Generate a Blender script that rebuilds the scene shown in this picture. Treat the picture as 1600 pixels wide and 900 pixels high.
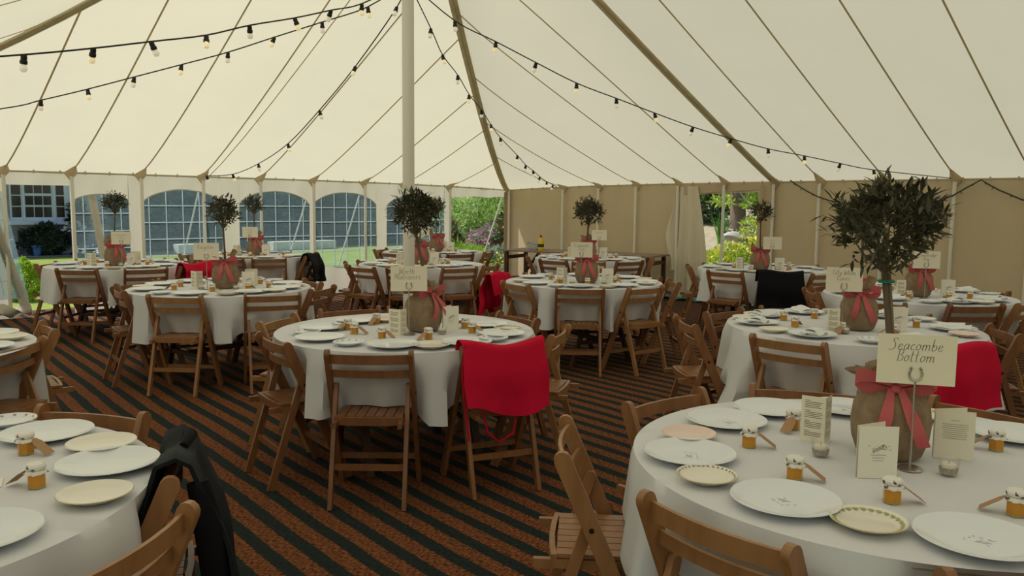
import bpy, math, random
import numpy as np
from mathutils import Vector, Matrix

for _o in list(bpy.data.objects):
    bpy.data.objects.remove(_o)
scene = bpy.context.scene
COL = scene.collection
PI = math.pi
R = math.radians

# ------------------------------------------------------------------ camera
CAM_H = 1.52
cam_data = bpy.data.cameras.new('camera')
cam = bpy.data.objects.new('camera', cam_data)
COL.objects.link(cam)
cam_data.sensor_fit = 'HORIZONTAL'
cam_data.sensor_width = 36.0
cam_data.lens = 36.0 * 1270.0 / 1600.0
cam_data.clip_start = 0.05
cam_data.clip_end = 300
PITCH, ROLL = math.atan((450 - 316.6) / 1270.0), 0.0095
_f = Vector((0, math.cos(PITCH), -math.sin(PITCH)))
_r = Vector((1, 0, 0))
_u = _r.cross(_f)
_r2 = math.cos(ROLL) * _r + math.sin(ROLL) * _u
_u2 = -math.sin(ROLL) * _r + math.cos(ROLL) * _u
cam.matrix_world = Matrix(((_r2.x, _u2.x, -_f.x, 0), (_r2.y, _u2.y, -_f.y, 0), (_r2.z, _u2.z, -_f.z, CAM_H), (0, 0, 0, 1)))
scene.camera = cam

# ------------------------------------------------------------------ world, sun, exposure
world = bpy.data.worlds.new('sky')
scene.world = world
world.use_nodes = True
wn = world.node_tree
wn.nodes.clear()
w_out = wn.nodes.new('ShaderNodeOutputWorld')
w_bg = wn.nodes.new('ShaderNodeBackground')
w_sky = wn.nodes.new('ShaderNodeTexSky')
w_sky.sky_type = 'NISHITA'
w_sky.sun_disc = False
SUN_DIR = Vector((-0.62, 0.22, 0.0)).normalized() * math.cos(R(58)) + Vector((0, 0, math.sin(R(58))))
w_sky.sun_elevation = R(58)
w_sky.sun_rotation = math.atan2(SUN_DIR.x, SUN_DIR.y)
w_sky.air_density = 1.0
w_sky.dust_density = 1.5
wn.links.new(w_sky.outputs[0], w_bg.inputs[0])
w_bg.inputs[1].default_value = 0.16
wn.links.new(w_bg.outputs[0], w_out.inputs[0])

sun_data = bpy.data.lights.new('sun', 'SUN')
sun_data.energy = 6.0
sun_data.angle = R(0.53)
sun_data.color = (1.0, 0.95, 0.86)
sun = bpy.data.objects.new('sun', sun_data)
COL.objects.link(sun)
sun.rotation_euler = SUN_DIR.to_track_quat('Z', 'Y').to_euler()

vs = scene.view_settings
vs.view_transform = 'Standard'
vs.look = 'None'
vs.gamma = 1.0
vs.exposure = -0.34
vs.use_curve_mapping = False
scene.cycles.max_bounces = 10
scene.cycles.diffuse_bounces = 5
scene.cycles.transparent_max_bounces = 16

random.seed(11)
rng = np.random.default_rng(11)

# ------------------------------------------------------------------ materials
def srgb(r, g, b):
    def f(c):
        c /= 255.0
        return c / 12.92 if c <= 0.04045 else ((c + 0.055) / 1.055) ** 2.4
    return (f(r), f(g), f(b), 1.0)


def new_mat(name):
    m = bpy.data.materials.new(name)
    m.use_nodes = True
    m.node_tree.nodes.clear()
    return m, m.node_tree


def mat(name, col, rough=0.6, var=0.0, scale=8.0, stretch=(1, 1, 1), bump=0.0, bscale=60.0, metal=0.0, spec=0.4, trans=0.0, emit=None, sheen=0.0, col2=None):
    m, nt = new_mat(name)
    out = nt.nodes.new('ShaderNodeOutputMaterial')
    b = nt.nodes.new('ShaderNodeBsdfPrincipled')
    nt.links.new(b.outputs[0], out.inputs[0])
    b.inputs['Base Color'].default_value = col
    b.inputs['Roughness'].default_value = rough
    b.inputs['Metallic'].default_value = metal
    b.inputs['Specular IOR Level'].default_value = spec
    b.inputs['Transmission Weight'].default_value = trans
    if sheen:
        b.inputs['Sheen Weight'].default_value = sheen
    if emit:
        b.inputs['Emission Color'].default_value = emit[0]
        b.inputs['Emission Strength'].default_value = emit[1]
    if var or col2 or bump:
        tc = nt.nodes.new('ShaderNodeTexCoord')
        mp = nt.nodes.new('ShaderNodeMapping')
        mp.inputs['Scale'].default_value = stretch
        nt.links.new(tc.outputs['Object'], mp.inputs[0])
    if var or col2:
        n = nt.nodes.new('ShaderNodeTexNoise')
        n.inputs['Scale'].default_value = scale
        n.inputs['Detail'].default_value = 4
        nt.links.new(mp.outputs[0], n.inputs['Vector'])
        rp = nt.nodes.new('ShaderNodeValToRGB')
        rp.color_ramp.elements[0].position = 0.3
        rp.color_ramp.elements[1].position = 0.7
        if col2:
            rp.color_ramp.elements[0].color = col2
            rp.color_ramp.elements[1].color = col
        else:
            rp.color_ramp.elements[0].color = tuple(c * (1 - var) for c in col[:3]) + (1,)
            rp.color_ramp.elements[1].color = tuple(min(1, c * (1 + var * 0.5)) for c in col[:3]) + (1,)
        nt.links.new(n.outputs['Fac'], rp.inputs[0])
        nt.links.new(rp.outputs[0], b.inputs['Base Color'])
    if bump:
        n2 = nt.nodes.new('ShaderNodeTexNoise')
        n2.inputs['Scale'].default_value = bscale
        n2.inputs['Detail'].default_value = 3
        nt.links.new(mp.outputs[0], n2.inputs['Vector'])
        bp = nt.nodes.new('ShaderNodeBump')
        bp.inputs['Strength'].default_value = bump
        bp.inputs['Distance'].default_value = 0.01
        nt.links.new(n2.outputs['Fac'], bp.inputs['Height'])
        nt.links.new(bp.outputs[0], b.inputs['Normal'])
    return m


def fabric(name, col, tcol, fac, var=0.06, scale=1.5):
    """Canvas that lets light through: diffuse mixed with translucent."""
    m, nt = new_mat(name)
    out = nt.nodes.new('ShaderNodeOutputMaterial')
    mix = nt.nodes.new('ShaderNodeMixShader')
    d = nt.nodes.new('ShaderNodeBsdfDiffuse')
    t = nt.nodes.new('ShaderNodeBsdfTranslucent')
    mix.inputs[0].default_value = fac
    tc = nt.nodes.new('ShaderNodeTexCoord')
    n = nt.nodes.new('ShaderNodeTexNoise')
    n.inputs['Scale'].default_value = scale
    n.inputs['Detail'].default_value = 5
    nt.links.new(tc.outputs['Object'], n.inputs['Vector'])
    for bs, c in ((d, col), (t, tcol)):
        rp = nt.nodes.new('ShaderNodeValToRGB')
        rp.color_ramp.elements[0].position = 0.3
        rp.color_ramp.elements[1].position = 0.7
        rp.color_ramp.elements[0].color = tuple(x * (1 - var) for x in c[:3]) + (1,)
        rp.color_ramp.elements[1].color = c
        nt.links.new(n.outputs['Fac'], rp.inputs[0])
        nt.links.new(rp.outputs[0], bs.inputs['Color'])
    nt.links.new(d.outputs[0], mix.inputs[1])
    nt.links.new(t.outputs[0], mix.inputs[2])
    nt.links.new(mix.outputs[0], out.inputs[0])
    return m


def leaf_mat(name, c1, c2, tr=0.25, scale=3.0):
    m, nt = new_mat(name)
    out = nt.nodes.new('ShaderNodeOutputMaterial')
    mix = nt.nodes.new('ShaderNodeMixShader')
    mix.inputs[0].default_value = tr
    b = nt.nodes.new('ShaderNodeBsdfPrincipled')
    b.inputs['Roughness'].default_value = 0.5
    t = nt.nodes.new('ShaderNodeBsdfTranslucent')
    tc = nt.nodes.new('ShaderNodeTexCoord')
    n = nt.nodes.new('ShaderNodeTexNoise')
    n.inputs['Scale'].default_value = scale
    n.inputs['Detail'].default_value = 6
    nt.links.new(tc.outputs['Object'], n.inputs['Vector'])
    rp = nt.nodes.new('ShaderNodeValToRGB')
    rp.color_ramp.elements[0].position = 0.38
    rp.color_ramp.elements[1].position = 0.62
    rp.color_ramp.elements[0].color = c1
    rp.color_ramp.elements[1].color = c2
    nt.links.new(n.outputs['Fac'], rp.inputs[0])
    nt.links.new(rp.outputs[0], b.inputs['Base Color'])
    nt.links.new(rp.outputs[0], t.inputs['Color'])
    nt.links.new(b.outputs[0], mix.inputs[1])
    nt.links.new(t.outputs[0], mix.inputs[2])
    nt.links.new(mix.outputs[0], out.inputs[0])
    return m


def carpet_mat():
    m, nt = new_mat('striped_carpet')
    N, L = nt.nodes.new, nt.links.new
    out = N('ShaderNodeOutputMaterial')
    b = N('ShaderNodeBsdfPrincipled')
    b.inputs['Roughness'].default_value = 0.95
    b.inputs['Specular IOR Level'].default_value = 0.1
    L(b.outputs[0], out.inputs[0])
    tc = N('ShaderNodeTexCoord')
    sp = N('ShaderNodeSeparateXYZ')
    wob = N('ShaderNodeTexNoise')
    wob.inputs['Scale'].default_value = 1.2
    L(tc.outputs['Object'], wob.inputs['Vector'])
    L(tc.outputs['Object'], sp.inputs[0])
    ma = N('ShaderNodeMath'); ma.operation = 'MULTIPLY_ADD'
    ma.inputs[1].default_value = 0.05
    L(wob.outputs['Fac'], ma.inputs[0])
    rt = N('ShaderNodeMath'); rt.operation = 'MULTIPLY_ADD'; rt.inputs[1].default_value = -0.0577   # the matting lies slightly askew to the tent
    L(sp.outputs['X'], rt.inputs[0]); L(sp.outputs['Y'], rt.inputs[2])
    L(rt.outputs[0], ma.inputs[2])
    md = N('ShaderNodeMath'); md.operation = 'PINGPONG'
    md.inputs[1].default_value = 0.075
    L(ma.outputs[0], md.inputs[0])
    # ragged stripe edge from the weave
    fine = N('ShaderNodeTexNoise'); fine.inputs['Scale'].default_value = 130
    fine.inputs['Detail'].default_value = 2
    mpf = N('ShaderNodeMapping'); mpf.inputs['Scale'].default_value = (1, 0.35, 1)
    L(tc.outputs['Object'], mpf.inputs[0]); L(mpf.outputs[0], fine.inputs['Vector'])
    ad = N('ShaderNodeMath'); ad.operation = 'MULTIPLY_ADD'; ad.inputs[1].default_value = 0.012
    L(fine.outputs['Fac'], ad.inputs[0]); L(md.outputs[0], ad.inputs[2])
    st = N('ShaderNodeValToRGB')
    st.color_ramp.elements[0].position = 0.0385
    st.color_ramp.elements[1].position = 0.0425
    st.color_ramp.elements[0].color = (0, 0, 0, 1)
    st.color_ramp.elements[1].color = (1, 1, 1, 1)
    L(ad.outputs[0], st.inputs[0])
    rust = N('ShaderNodeValToRGB')
    rust.color_ramp.elements[0].position = 0.38
    rust.color_ramp.elements[1].position = 0.62
    rust.color_ramp.elements[0].color = (0.052, 0.021, 0.010, 1)
    rust.color_ramp.elements[1].color = (0.25, 0.088, 0.034, 1)
    L(fine.outputs['Fac'], rust.inputs[0])
    dark = N('ShaderNodeValToRGB')
    dark.color_ramp.elements[0].position = 0.35
    dark.color_ramp.elements[1].position = 0.65
    dark.color_ramp.elements[0].color = (0.010, 0.015, 0.014, 1)
    dark.color_ramp.elements[1].color = (0.024, 0.032, 0.030, 1)
    L(fine.outputs['Fac'], dark.inputs[0])
    mx = N('ShaderNodeMix'); mx.data_type = 'RGBA'
    L(st.outputs[0], mx.inputs['Factor'])
    L(dark.outputs[0], mx.inputs['A']); L(rust.outputs[0], mx.inputs['B'])
    L(mx.outputs['Result'], b.inputs['Base Color'])
    bp = N('ShaderNodeBump'); bp.inputs['Strength'].default_value = 0.5; bp.inputs['Distance'].default_value = 0.004
    L(fine.outputs['Fac'], bp.inputs['Height']); L(bp.outputs[0], b.inputs['Normal'])
    return m


def pane_mat(name, tint=(0.86, 0.93, 0.95, 1), fac=0.10, haze=0.09):
    m, nt = new_mat(name)
    out = nt.nodes.new('ShaderNodeOutputMaterial')
    mix = nt.nodes.new('ShaderNodeMixShader')
    mix.inputs[0].default_value = fac
    t = nt.nodes.new('ShaderNodeBsdfTransparent'); t.inputs[0].default_value = tint
    g = nt.nodes.new('ShaderNodeBsdfGlossy'); g.inputs['Roughness'].default_value = 0.12
    mix2 = nt.nodes.new('ShaderNodeMixShader'); mix2.inputs[0].default_value = haze
    tl = nt.nodes.new('ShaderNodeBsdfTranslucent'); tl.inputs[0].default_value = (0.55, 0.78, 0.92, 1)
    nt.links.new(t.outputs[0], mix.inputs[1]); nt.links.new(g.outputs[0], mix.inputs[2])
    nt.links.new(mix.outputs[0], mix2.inputs[1]); nt.links.new(tl.outputs[0], mix2.inputs[2])
    nt.links.new(mix2.outputs[0], out.inputs[0])
    return m


M = {}
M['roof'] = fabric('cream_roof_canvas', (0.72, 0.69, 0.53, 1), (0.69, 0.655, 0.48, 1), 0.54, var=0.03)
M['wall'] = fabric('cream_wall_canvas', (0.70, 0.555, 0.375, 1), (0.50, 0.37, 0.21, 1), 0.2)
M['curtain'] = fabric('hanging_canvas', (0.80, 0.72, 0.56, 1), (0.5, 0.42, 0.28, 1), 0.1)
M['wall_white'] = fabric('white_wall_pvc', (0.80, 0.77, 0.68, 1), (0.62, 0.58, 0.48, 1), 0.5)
M['web'] = fabric('beige_webbing', (0.72, 0.65, 0.47, 1), (0.70, 0.63, 0.45, 1), 0.5)
M['web_light'] = mat('pale_webbing', (0.52, 0.46, 0.32, 1), 0.9)
M['hip'] = fabric('hip_webbing', (0.78, 0.71, 0.53, 1), (0.70, 0.63, 0.45, 1), 0.48, var=0.15, scale=6)
M['gusset'] = fabric('gusset_canvas', (0.86, 0.77, 0.58, 1), (0.76, 0.67, 0.48, 1), 0.5)
M['pole'] = mat('painted_pole_cream', (0.80, 0.77, 0.68, 1), 0.45)
M['carpet'] = carpet_mat()
M['pane'] = pane_mat('clear_pvc')
M['lattice'] = fabric('white_lattice_print', (0.85, 0.88, 0.9, 1), (0.8, 0.86, 0.9, 1), 0.5, var=0.0)
M['rope'] = mat('white_rope', (0.75, 0.75, 0.70, 1), 0.8)
M['cord'] = mat('dark_cord', (0.012, 0.011, 0.010, 1), 0.6)
M['wire'] = mat('dark_green_wire', (0.035, 0.045, 0.02, 1), 0.6)
M['socket'] = mat('black_rubber_socket', (0.008, 0.007, 0.007, 1), 0.45)
M['bulb'] = mat('warm_bulb', (0.95, 0.85, 0.6, 1), 0.2, emit=((1.0, 0.80, 0.42, 1), 0.5))
M['bulb_clear'] = mat('frosted_bulb', (0.9, 0.85, 0.75, 1), 0.15, emit=((1.0, 0.88, 0.70, 1), 0.3))
WOODS = [((0.285, 0.128, 0.048, 1), (0.205, 0.085, 0.030, 1)), ((0.235, 0.098, 0.037, 1), (0.16, 0.062, 0.023, 1)), ((0.34, 0.168, 0.066, 1), (0.255, 0.115, 0.043, 1))]
for i, (a, b_) in enumerate(WOODS):
    M['wood%d' % i] = mat('chair_wood_%s' % ('tan', 'brown', 'pale')[i], a, 0.42, scale=14, stretch=(1.6, 1.6, 0.25), col2=b_, spec=0.5)
M['darkwood'] = mat('dark_trestle_wood', (0.085, 0.036, 0.018, 1), 0.5, var=0.3, scale=10)
M['plank'] = mat('weathered_table_top', (0.27, 0.20, 0.15, 1), 0.6, var=0.25, scale=9, stretch=(0.3, 3, 1))
M['bolt'] = mat('dark_bolt', (0.03, 0.02, 0.015, 1), 0.4, metal=0.6)
M['cloth'] = mat('white_tablecloth', (0.665, 0.67, 0.70, 1), 0.9, bump=0.25, bscale=4, spec=0.15)
M['china'] = mat('white_china', (0.73, 0.76, 0.79, 1), 0.12, spec=0.55)
M['china_cream'] = mat('cream_china', (0.78, 0.74, 0.64, 1), 0.15, spec=0.55)
M['china_pink'] = mat('pink_china', (0.78, 0.60, 0.52, 1), 0.15, spec=0.55)
M['gold'] = mat('gilt_rim', (0.55, 0.44, 0.20, 1), 0.35)
M['olive_print'] = mat('olive_green_rim_pattern', (0.36, 0.38, 0.12, 1), 0.3)
M['dot_print'] = mat('dark_gilt_dots', (0.26, 0.21, 0.08, 1), 0.35)
M['grey_print'] = mat('grey_plate_print', (0.60, 0.625, 0.64, 1), 0.2)
M['rose_print'] = mat('dull_rose_print', (0.42, 0.20, 0.17, 1), 0.3)
M['honey'] = mat('amber_honey', (0.74, 0.33, 0.010, 1), 0.06, spec=0.6, trans=0.3)
M['jarfoot'] = mat('jar_glass_foot', (0.75, 0.62, 0.22, 1), 0.05, trans=0.6)
M['cap'] = mat('spotted_cap_cloth', (0.78, 0.75, 0.70, 1), 0.9, scale=55, col2=(0.10, 0.08, 0.07, 1))
for e in M['cap'].node_tree.nodes:
    if e.type == 'VALTORGB':
        e.color_ramp.elements[0].position = 0.40
        e.color_ramp.elements[1].position = 0.45
M['kraft'] = mat('kraft_tag', (0.40, 0.235, 0.125, 1), 0.85)
M['ink'] = mat('dark_ink', (0.05, 0.045, 0.04, 1), 0.8)
M['ink_pale'] = mat('pale_ink', (0.36, 0.33, 0.26, 1), 0.8)
M['card'] = mat('cream_card', (0.82, 0.765, 0.625, 1), 0.8, spec=0.2)
M['card_white'] = mat('ivory_card', (0.82, 0.79, 0.69, 1), 0.8, spec=0.2)
M['metal'] = mat('dull_steel', (0.50, 0.47, 0.42, 1), 0.28, metal=0.9)
M['burlap'] = mat('brown_burlap', (0.285, 0.205, 0.132, 1), 0.95, var=0.22, scale=30, bump=0.5, bscale=160, spec=0.1)
M['ribbon'] = mat('coral_ribbon', (0.52, 0.115, 0.125, 1), 0.7, spec=0.2)
M['bark'] = mat('olive_bark', (0.135, 0.105, 0.07, 1), 0.9, var=0.3, scale=20, stretch=(3, 3, 0.5), bump=0.4)
M['tie'] = mat('green_plant_tie', (0.02, 0.20, 0.13, 1), 0.6)
M['olive'] = leaf_mat('olive_leaf', (0.024, 0.024, 0.011, 1), (0.095, 0.092, 0.045, 1), 0.18, 9)
M['red'] = mat('red_cotton', (0.56, 0.006, 0.036, 1), 0.85, var=0.12, scale=5, spec=0.15, bump=0.15, bscale=14)
M['black'] = mat('black_cloth', (0.006, 0.006, 0.008, 1), 0.85, bump=0.2, bscale=18, spec=0.15)
M['navy'] = mat('dark_navy_cloth', (0.010, 0.014, 0.018, 1), 0.75, var=0.5, scale=6, spec=0.2, bump=0.2, bscale=18)
M['napkin'] = mat('white_napkin', (0.78, 0.79, 0.80, 1), 0.9)
M['wax'] = mat('candle_wax', (0.80, 0.74, 0.60, 1), 0.5)
M['sand'] = mat('pebble_sand', (0.40, 0.35, 0.27, 1), 0.9, var=0.35, scale=120)
M['glass'] = pane_mat('clear_glass', (0.99, 0.99, 0.985, 1), 0.08, 0.0)
M['teal'] = mat('teal_ground_sheet', (0.02, 0.27, 0.22, 1), 0.6)
M['yellow'] = mat('yellow_plastic', (0.72, 0.55, 0.02, 1), 0.35)
M['redcap'] = mat('red_plastic', (0.55, 0.02, 0.02, 1), 0.4)
M['lawn'] = mat('sunlit_lawn', (0.30, 0.36, 0.085, 1), 0.95, scale=2.2, col2=(0.19, 0.26, 0.055, 1), bump=0.8, bscale=60, spec=0.1)
M['soil'] = mat('flower_bed_soil', (0.16, 0.12, 0.07, 1), 0.95, var=0.3)
M['gravel'] = mat('pale_gravel', (0.40, 0.345, 0.23, 1), 0.95, var=0.25, scale=9)
M['paving'] = mat('grey_paving', (0.30, 0.30, 0.30, 1), 0.9, var=0.2)
M['stone'] = mat('grey_house_stone', (0.42, 0.40, 0.37, 1), 0.9, var=0.25, scale=4, bump=0.4, bscale=12)
M['whitestone'] = mat('white_stone', (0.75, 0.74, 0.70, 1), 0.9, var=0.1)
M['frame'] = mat('white_window_paint', (0.72, 0.76, 0.80, 1), 0.5)
M['darkglass'] = mat('dark_house_glass', (0.02, 0.022, 0.02, 1), 0.06, spec=0.6)
M['bluepot'] = mat('blue_glazed_pot', (0.10, 0.20, 0.38, 1), 0.35)
M['darkpot'] = mat('dark_urn', (0.03, 0.028, 0.035, 1), 0.6)
M['ivy'] = leaf_mat('dark_ivy', (0.012, 0.030, 0.010, 1), (0.05, 0.09, 0.03, 1), 0.15, 2)
M['hedge'] = leaf_mat('blue_green_hedge', (0.03, 0.10, 0.10, 1), (0.10, 0.25, 0.22, 1), 0.15, 1.2)
M['box'] = leaf_mat('bright_box_leaf', (0.24, 0.42, 0.012, 1), (0.50, 0.68, 0.06, 1), 0.35, 8)
M['juniper'] = leaf_mat('fresh_green_juniper', (0.30, 0.46, 0.11, 1), (0.55, 0.70, 0.28, 1), 0.4, 1.8)
M['lime'] = leaf_mat('lime_green_leaf', (0.30, 0.48, 0.05, 1), (0.56, 0.68, 0.12, 1), 0.3, 3)
M['silver'] = leaf_mat('silver_leaf', (0.24, 0.32, 0.20, 1), (0.52, 0.58, 0.44, 1), 0.2, 4)
M['dusky'] = leaf_mat('dusky_red_leaf', (0.10, 0.045, 0.03, 1), (0.24, 0.16, 0.08, 1), 0.2, 4)
M['pinkfl'] = leaf_mat('pink_flower', (0.42, 0.16, 0.24, 1), (0.60, 0.36, 0.42, 1), 0.2, 5)
M['orangefl'] = leaf_mat('orange_red_flower', (0.42, 0.10, 0.04, 1), (0.60, 0.26, 0.12, 1), 0.2, 5)
M['yellowfl'] = leaf_mat('yellow_flower', (0.45, 0.45, 0.03, 1), (0.80, 0.74, 0.10, 1), 0.25, 6)
M['whitefl'] = leaf_mat('white_flower', (0.75, 0.72, 0.78, 1), (0.85, 0.85, 0.85, 1), 0.2, 6)
M['sword'] = leaf_mat('sword_leaf_green', (0.10, 0.30, 0.03, 1), (0.26, 0.50, 0.08, 1), 0.25, 2)
M['darkgreen'] = leaf_mat('dark_green_leaf', (0.035, 0.075, 0.02, 1), (0.16, 0.25, 0.09, 1), 0.2, 3)
M['trunk'] = mat('grey_brown_bark', (0.22, 0.16, 0.13, 1), 0.9, var=0.3, scale=12, stretch=(2, 2, 0.4))


# ------------------------------------------------------------------ mesh helpers
class MB:
    def __init__(s):
        s.v, s.f, s.m = [], [], []

    def add(s, vs_, fs, mi=0):
        o = len(s.v)
        s.v += [tuple(float(c) for c in p) for p in vs_]
        s.f += [tuple(i + o for i in f) for f in fs]
        s.m += [mi] * len(fs)

    def box(s, lo, hi, mi=0):
        x0, y0, z0 = lo; x1, y1, z1 = hi
        s.add([(x0, y0, z0), (x1, y0, z0), (x1, y1, z0), (x0, y1, z0), (x0, y0, z1), (x1, y0, z1), (x1, y1, z1), (x0, y1, z1)],
              [(0, 3, 2, 1), (4, 5, 6, 7), (0, 1, 5, 4), (1, 2, 6, 5), (2, 3, 7, 6), (3, 0, 4, 7)], mi)

    def sweep(s, pts, w, h, up=(0, 0, 1), mi=0):
        """Rectangular section, w sideways by h along up, swept along pts."""
        pts = [Vector(p) for p in pts]
        up = Vector(up)
        ring = []
        n = len(pts)
        for i, p in enumerate(pts):
            d = (pts[min(i + 1, n - 1)] - pts[max(i - 1, 0)]).normalized()
            side = d.cross(up)
            side = side.normalized() if side.length > 1e-6 else Vector((1, 0, 0))
            upv = side.cross(d).normalized()
            ring.append([p + side * a * w / 2 + upv * b * h / 2 for a, b in ((-1, -1), (1, -1), (1, 1), (-1, 1))])
        vs_, fs = [q for r_ in ring for q in r_], []
        for i in range(n - 1):
            for k in range(4):
                a, b = i * 4 + k, i * 4 + (k + 1) % 4
                fs.append((a, b, b + 4, a + 4))
        fs += [(3, 2, 1, 0), tuple((n - 1) * 4 + k for k in range(4))]
        s.add(vs_, fs, mi)

    def tube(s, pts, rad, n=8, mi=0, cap=True):
        pts = [Vector(p) for p in pts]
        m = len(pts)
        rads = rad if isinstance(rad, (list, tuple)) else [rad] * m
        vs_, fs = [], []
        ref = None
        for i, p in enumerate(pts):
            d = (pts[min(i + 1, m - 1)] - pts[max(i - 1, 0)]).normalized()
            if ref is None:
                ref = Vector((1, 0, 0)) if abs(d.x) < 0.9 else Vector((0, 1, 0))
            a = (ref - d * ref.dot(d)).normalized()
            b = d.cross(a)
            ref = a
            for k in range(n):
                t = 2 * PI * k / n
                vs_.append(p + (a * math.cos(t) + b * math.sin(t)) * rads[i])
        for i in range(m - 1):
            for k in range(n):
                fs.append((i * n + k, i * n + (k + 1) % n, (i + 1) * n + (k + 1) % n, (i + 1) * n + k))
        if cap:
            fs += [tuple(range(n - 1, -1, -1)), tuple((m - 1) * n + k for k in range(n))]
        s.add(vs_, fs, mi)

    def lathe(s, prof, n=24, c=(0, 0, 0), mi=0, fn=None, mis=None):
        """prof: (r, z) list; fn(theta, i) scales the radius; mis: material per band."""
        o = len(s.v)
        rows = []
        for i, (r_, z) in enumerate(prof):
            if r_ < 1e-6:
                rows.append([len(s.v)])
                s.v.append((c[0], c[1], c[2] + z))
            else:
                row = []
                for k in range(n):
                    t = 2 * PI * k / n
                    q = r_ * (fn(t, i) if fn else 1)
                    row.append(len(s.v))
                    s.v.append((c[0] + q * math.cos(t), c[1] + q * math.sin(t), c[2] + z))
                rows.append(row)
        for i in range(len(rows) - 1):
            a, b = rows[i], rows[i + 1]
            q = mis[i] if mis else mi
            for k in range(n):
                k2 = (k + 1) % n
                if len(a) == 1 and len(b) == 1:
                    continue
                if len(a) == 1:
                    f = (a[0], b[k2], b[k])
                elif len(b) == 1:
                    f = (a[k], a[k2], b[0])
                else:
                    f = (a[k], a[k2], b[k2], b[k])
                s.f.append(f)
                s.m.append(q)

    def grid(s, fn, nu, nv, mi=0, closed=False):
        vs_ = [fn(i / nu, j / nv) for i in range(nu + (0 if closed else 1)) for j in range(nv + 1)]
        fs = []
        cnt = nu if closed else nu + 1
        for i in range(nu):
            i2 = (i + 1) % cnt
            for j in range(nv):
                fs.append((i * (nv + 1) + j, i2 * (nv + 1) + j, i2 * (nv + 1) + j + 1, i * (nv + 1) + j + 1))
        s.add(vs_, fs, mi)

    def sheet(s, fn, nu, nv, th=0.003, mi=0):
        """A grid given thickness: front, back and rim faces."""
        P = [[Vector(fn(i / nu, j / nv)) for j in range(nv + 1)] for i in range(nu + 1)]
        vs_, fs = [], []
        for sgn in (0.5, -0.5):
            for i in range(nu + 1):
                for j in range(nv + 1):
                    du = P[min(i + 1, nu)][j] - P[max(i - 1, 0)][j]
                    dv = P[i][min(j + 1, nv)] - P[i][max(j - 1, 0)]
                    nn = du.cross(dv)
                    nn = nn.normalized() if nn.length > 1e-9 else Vector((0, 0, 1))
                    vs_.append(P[i][j] + nn * th * sgn)
        o = (nu + 1) * (nv + 1)
        id_ = lambda i, j: i * (nv + 1) + j
        for i in range(nu):
            for j in range(nv):
                a, b, c, d = id_(i, j), id_(i + 1, j), id_(i + 1, j + 1), id_(i, j + 1)
                fs.append((a, b, c, d)); fs.append((d + o, c + o, b + o, a + o))
        for i in range(nu):
            for j in (0, nv):
                a, b = id_(i, j), id_(i + 1, j)
                fs.append((b, a, a + o, b + o) if j == 0 else (a, b, b + o, a + o))
        for j in range(nv):
            for i in (0, nu):
                a, b = id_(i, j), id_(i, j + 1)
                fs.append((a, b, b + o, a + o) if i == 0 else (b, a, a + o, b + o))
        s.add(vs_, fs, mi)

    def mesh(s, name, mats, smooth=40):
        me = bpy.data.meshes.new(name)
        me.from_pydata(s.v, [], s.f)
        for m_ in (mats if isinstance(mats, (list, tuple)) else [mats]):
            me.materials.append(m_)
        if any(s.m):
            me.polygons.foreach_set('material_index', s.m)
        if smooth:
            me.polygons.foreach_set('use_smooth', [True] * len(me.polygons))
            me.set_sharp_from_angle(angle=R(smooth))
        me.update()
        return me


def link(name, me, parent=None, loc=(0, 0, 0), rot=0.0):
    o = bpy.data.objects.new(name, me)
    COL.objects.link(o)
    o.location = loc
    o.rotation_euler = (0, 0, rot)
    if parent:
        o.parent = parent
    return o


def tag(o, label=None, cat=None, group=None, kind=None):
    if label: o['label'] = label
    if cat: o['category'] = cat
    if group: o['group'] = group
    if kind: o['kind'] = kind
    return o


def thing(name, label, cat, loc=(0, 0, 0), rot=0.0, group=None):
    return tag(link(name, None, None, loc, rot), label, cat, group)


def spawn(tpl, name, label, cat, loc, rot=0.0, group=None):
    """A thing built from a template: [(part, mesh, part label or None, [(sub-part, mesh)])]; meshes are shared."""
    root = thing(name, label, cat, loc, rot, group)
    for part, me, pl, subs in tpl:
        p = link(part, me, root)
        if pl: p['label'] = pl
        for sn, sm in subs:
            link(sn, sm, p)
    return root


# ------------------------------------------------------------------ tent frame: s runs along the long wall, m inward from it
C0 = Vector((-0.10, 16.0, 0))
U = Vector((0.684, -0.730, 0)).normalized()
V = Vector((U.y, -U.x, 0))
SK, MK, WID, LEN = 5.705, 6.5, 12.0, 18.4
APEX = 5.0


def W3(s, m, z=0.0):
    p = C0 + U * s + V * m
    return Vector((p.x, p.y, z))


def eave(s, m):
    return 1.87 - 0.10 * math.exp(-math.hypot(s, m) / 2.2)


def sm(x):
    x = max(0.0, min(1.0, x))
    return x * x * (3 - 2 * x)


def roof_z(s, m, face):
    if face == 'end':
        t = s / SK
        w = max(1e-6, WID * (1 - t))
        q = (m - MK * t) / w
        e = 1.12 + 0.30 * max(0, 1 - q / 0.5) ** 1.5 + 0.60 * max(0, 1 - (1 - q) / 0.5) ** 1.5
        ez = eave(0, m)
    elif face == 'far':
        t = (LEN - s) / SK
        e, ez = 1.2, 1.87
    elif face == 'long':
        t = m / MK
        ss = min(s, LEN - s)
        q = (ss - SK * t) / max(1e-6, SK * (1 - t))
        e = 1.42 + (1.04 - 1.42) * sm(q)
        ez = eave(s, 0)
    else:
        t = (WID - m) / (WID - MK)
        ss = min(s, LEN - s)
        q = (ss - SK * t) / max(1e-6, SK * (1 - t))
        e = 1.72 + (1.10 - 1.72) * sm(q)
        ez = 1.87
    t = max(0.0, min(1.0, t))
    return ez + (APEX - ez) * t ** e


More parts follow.
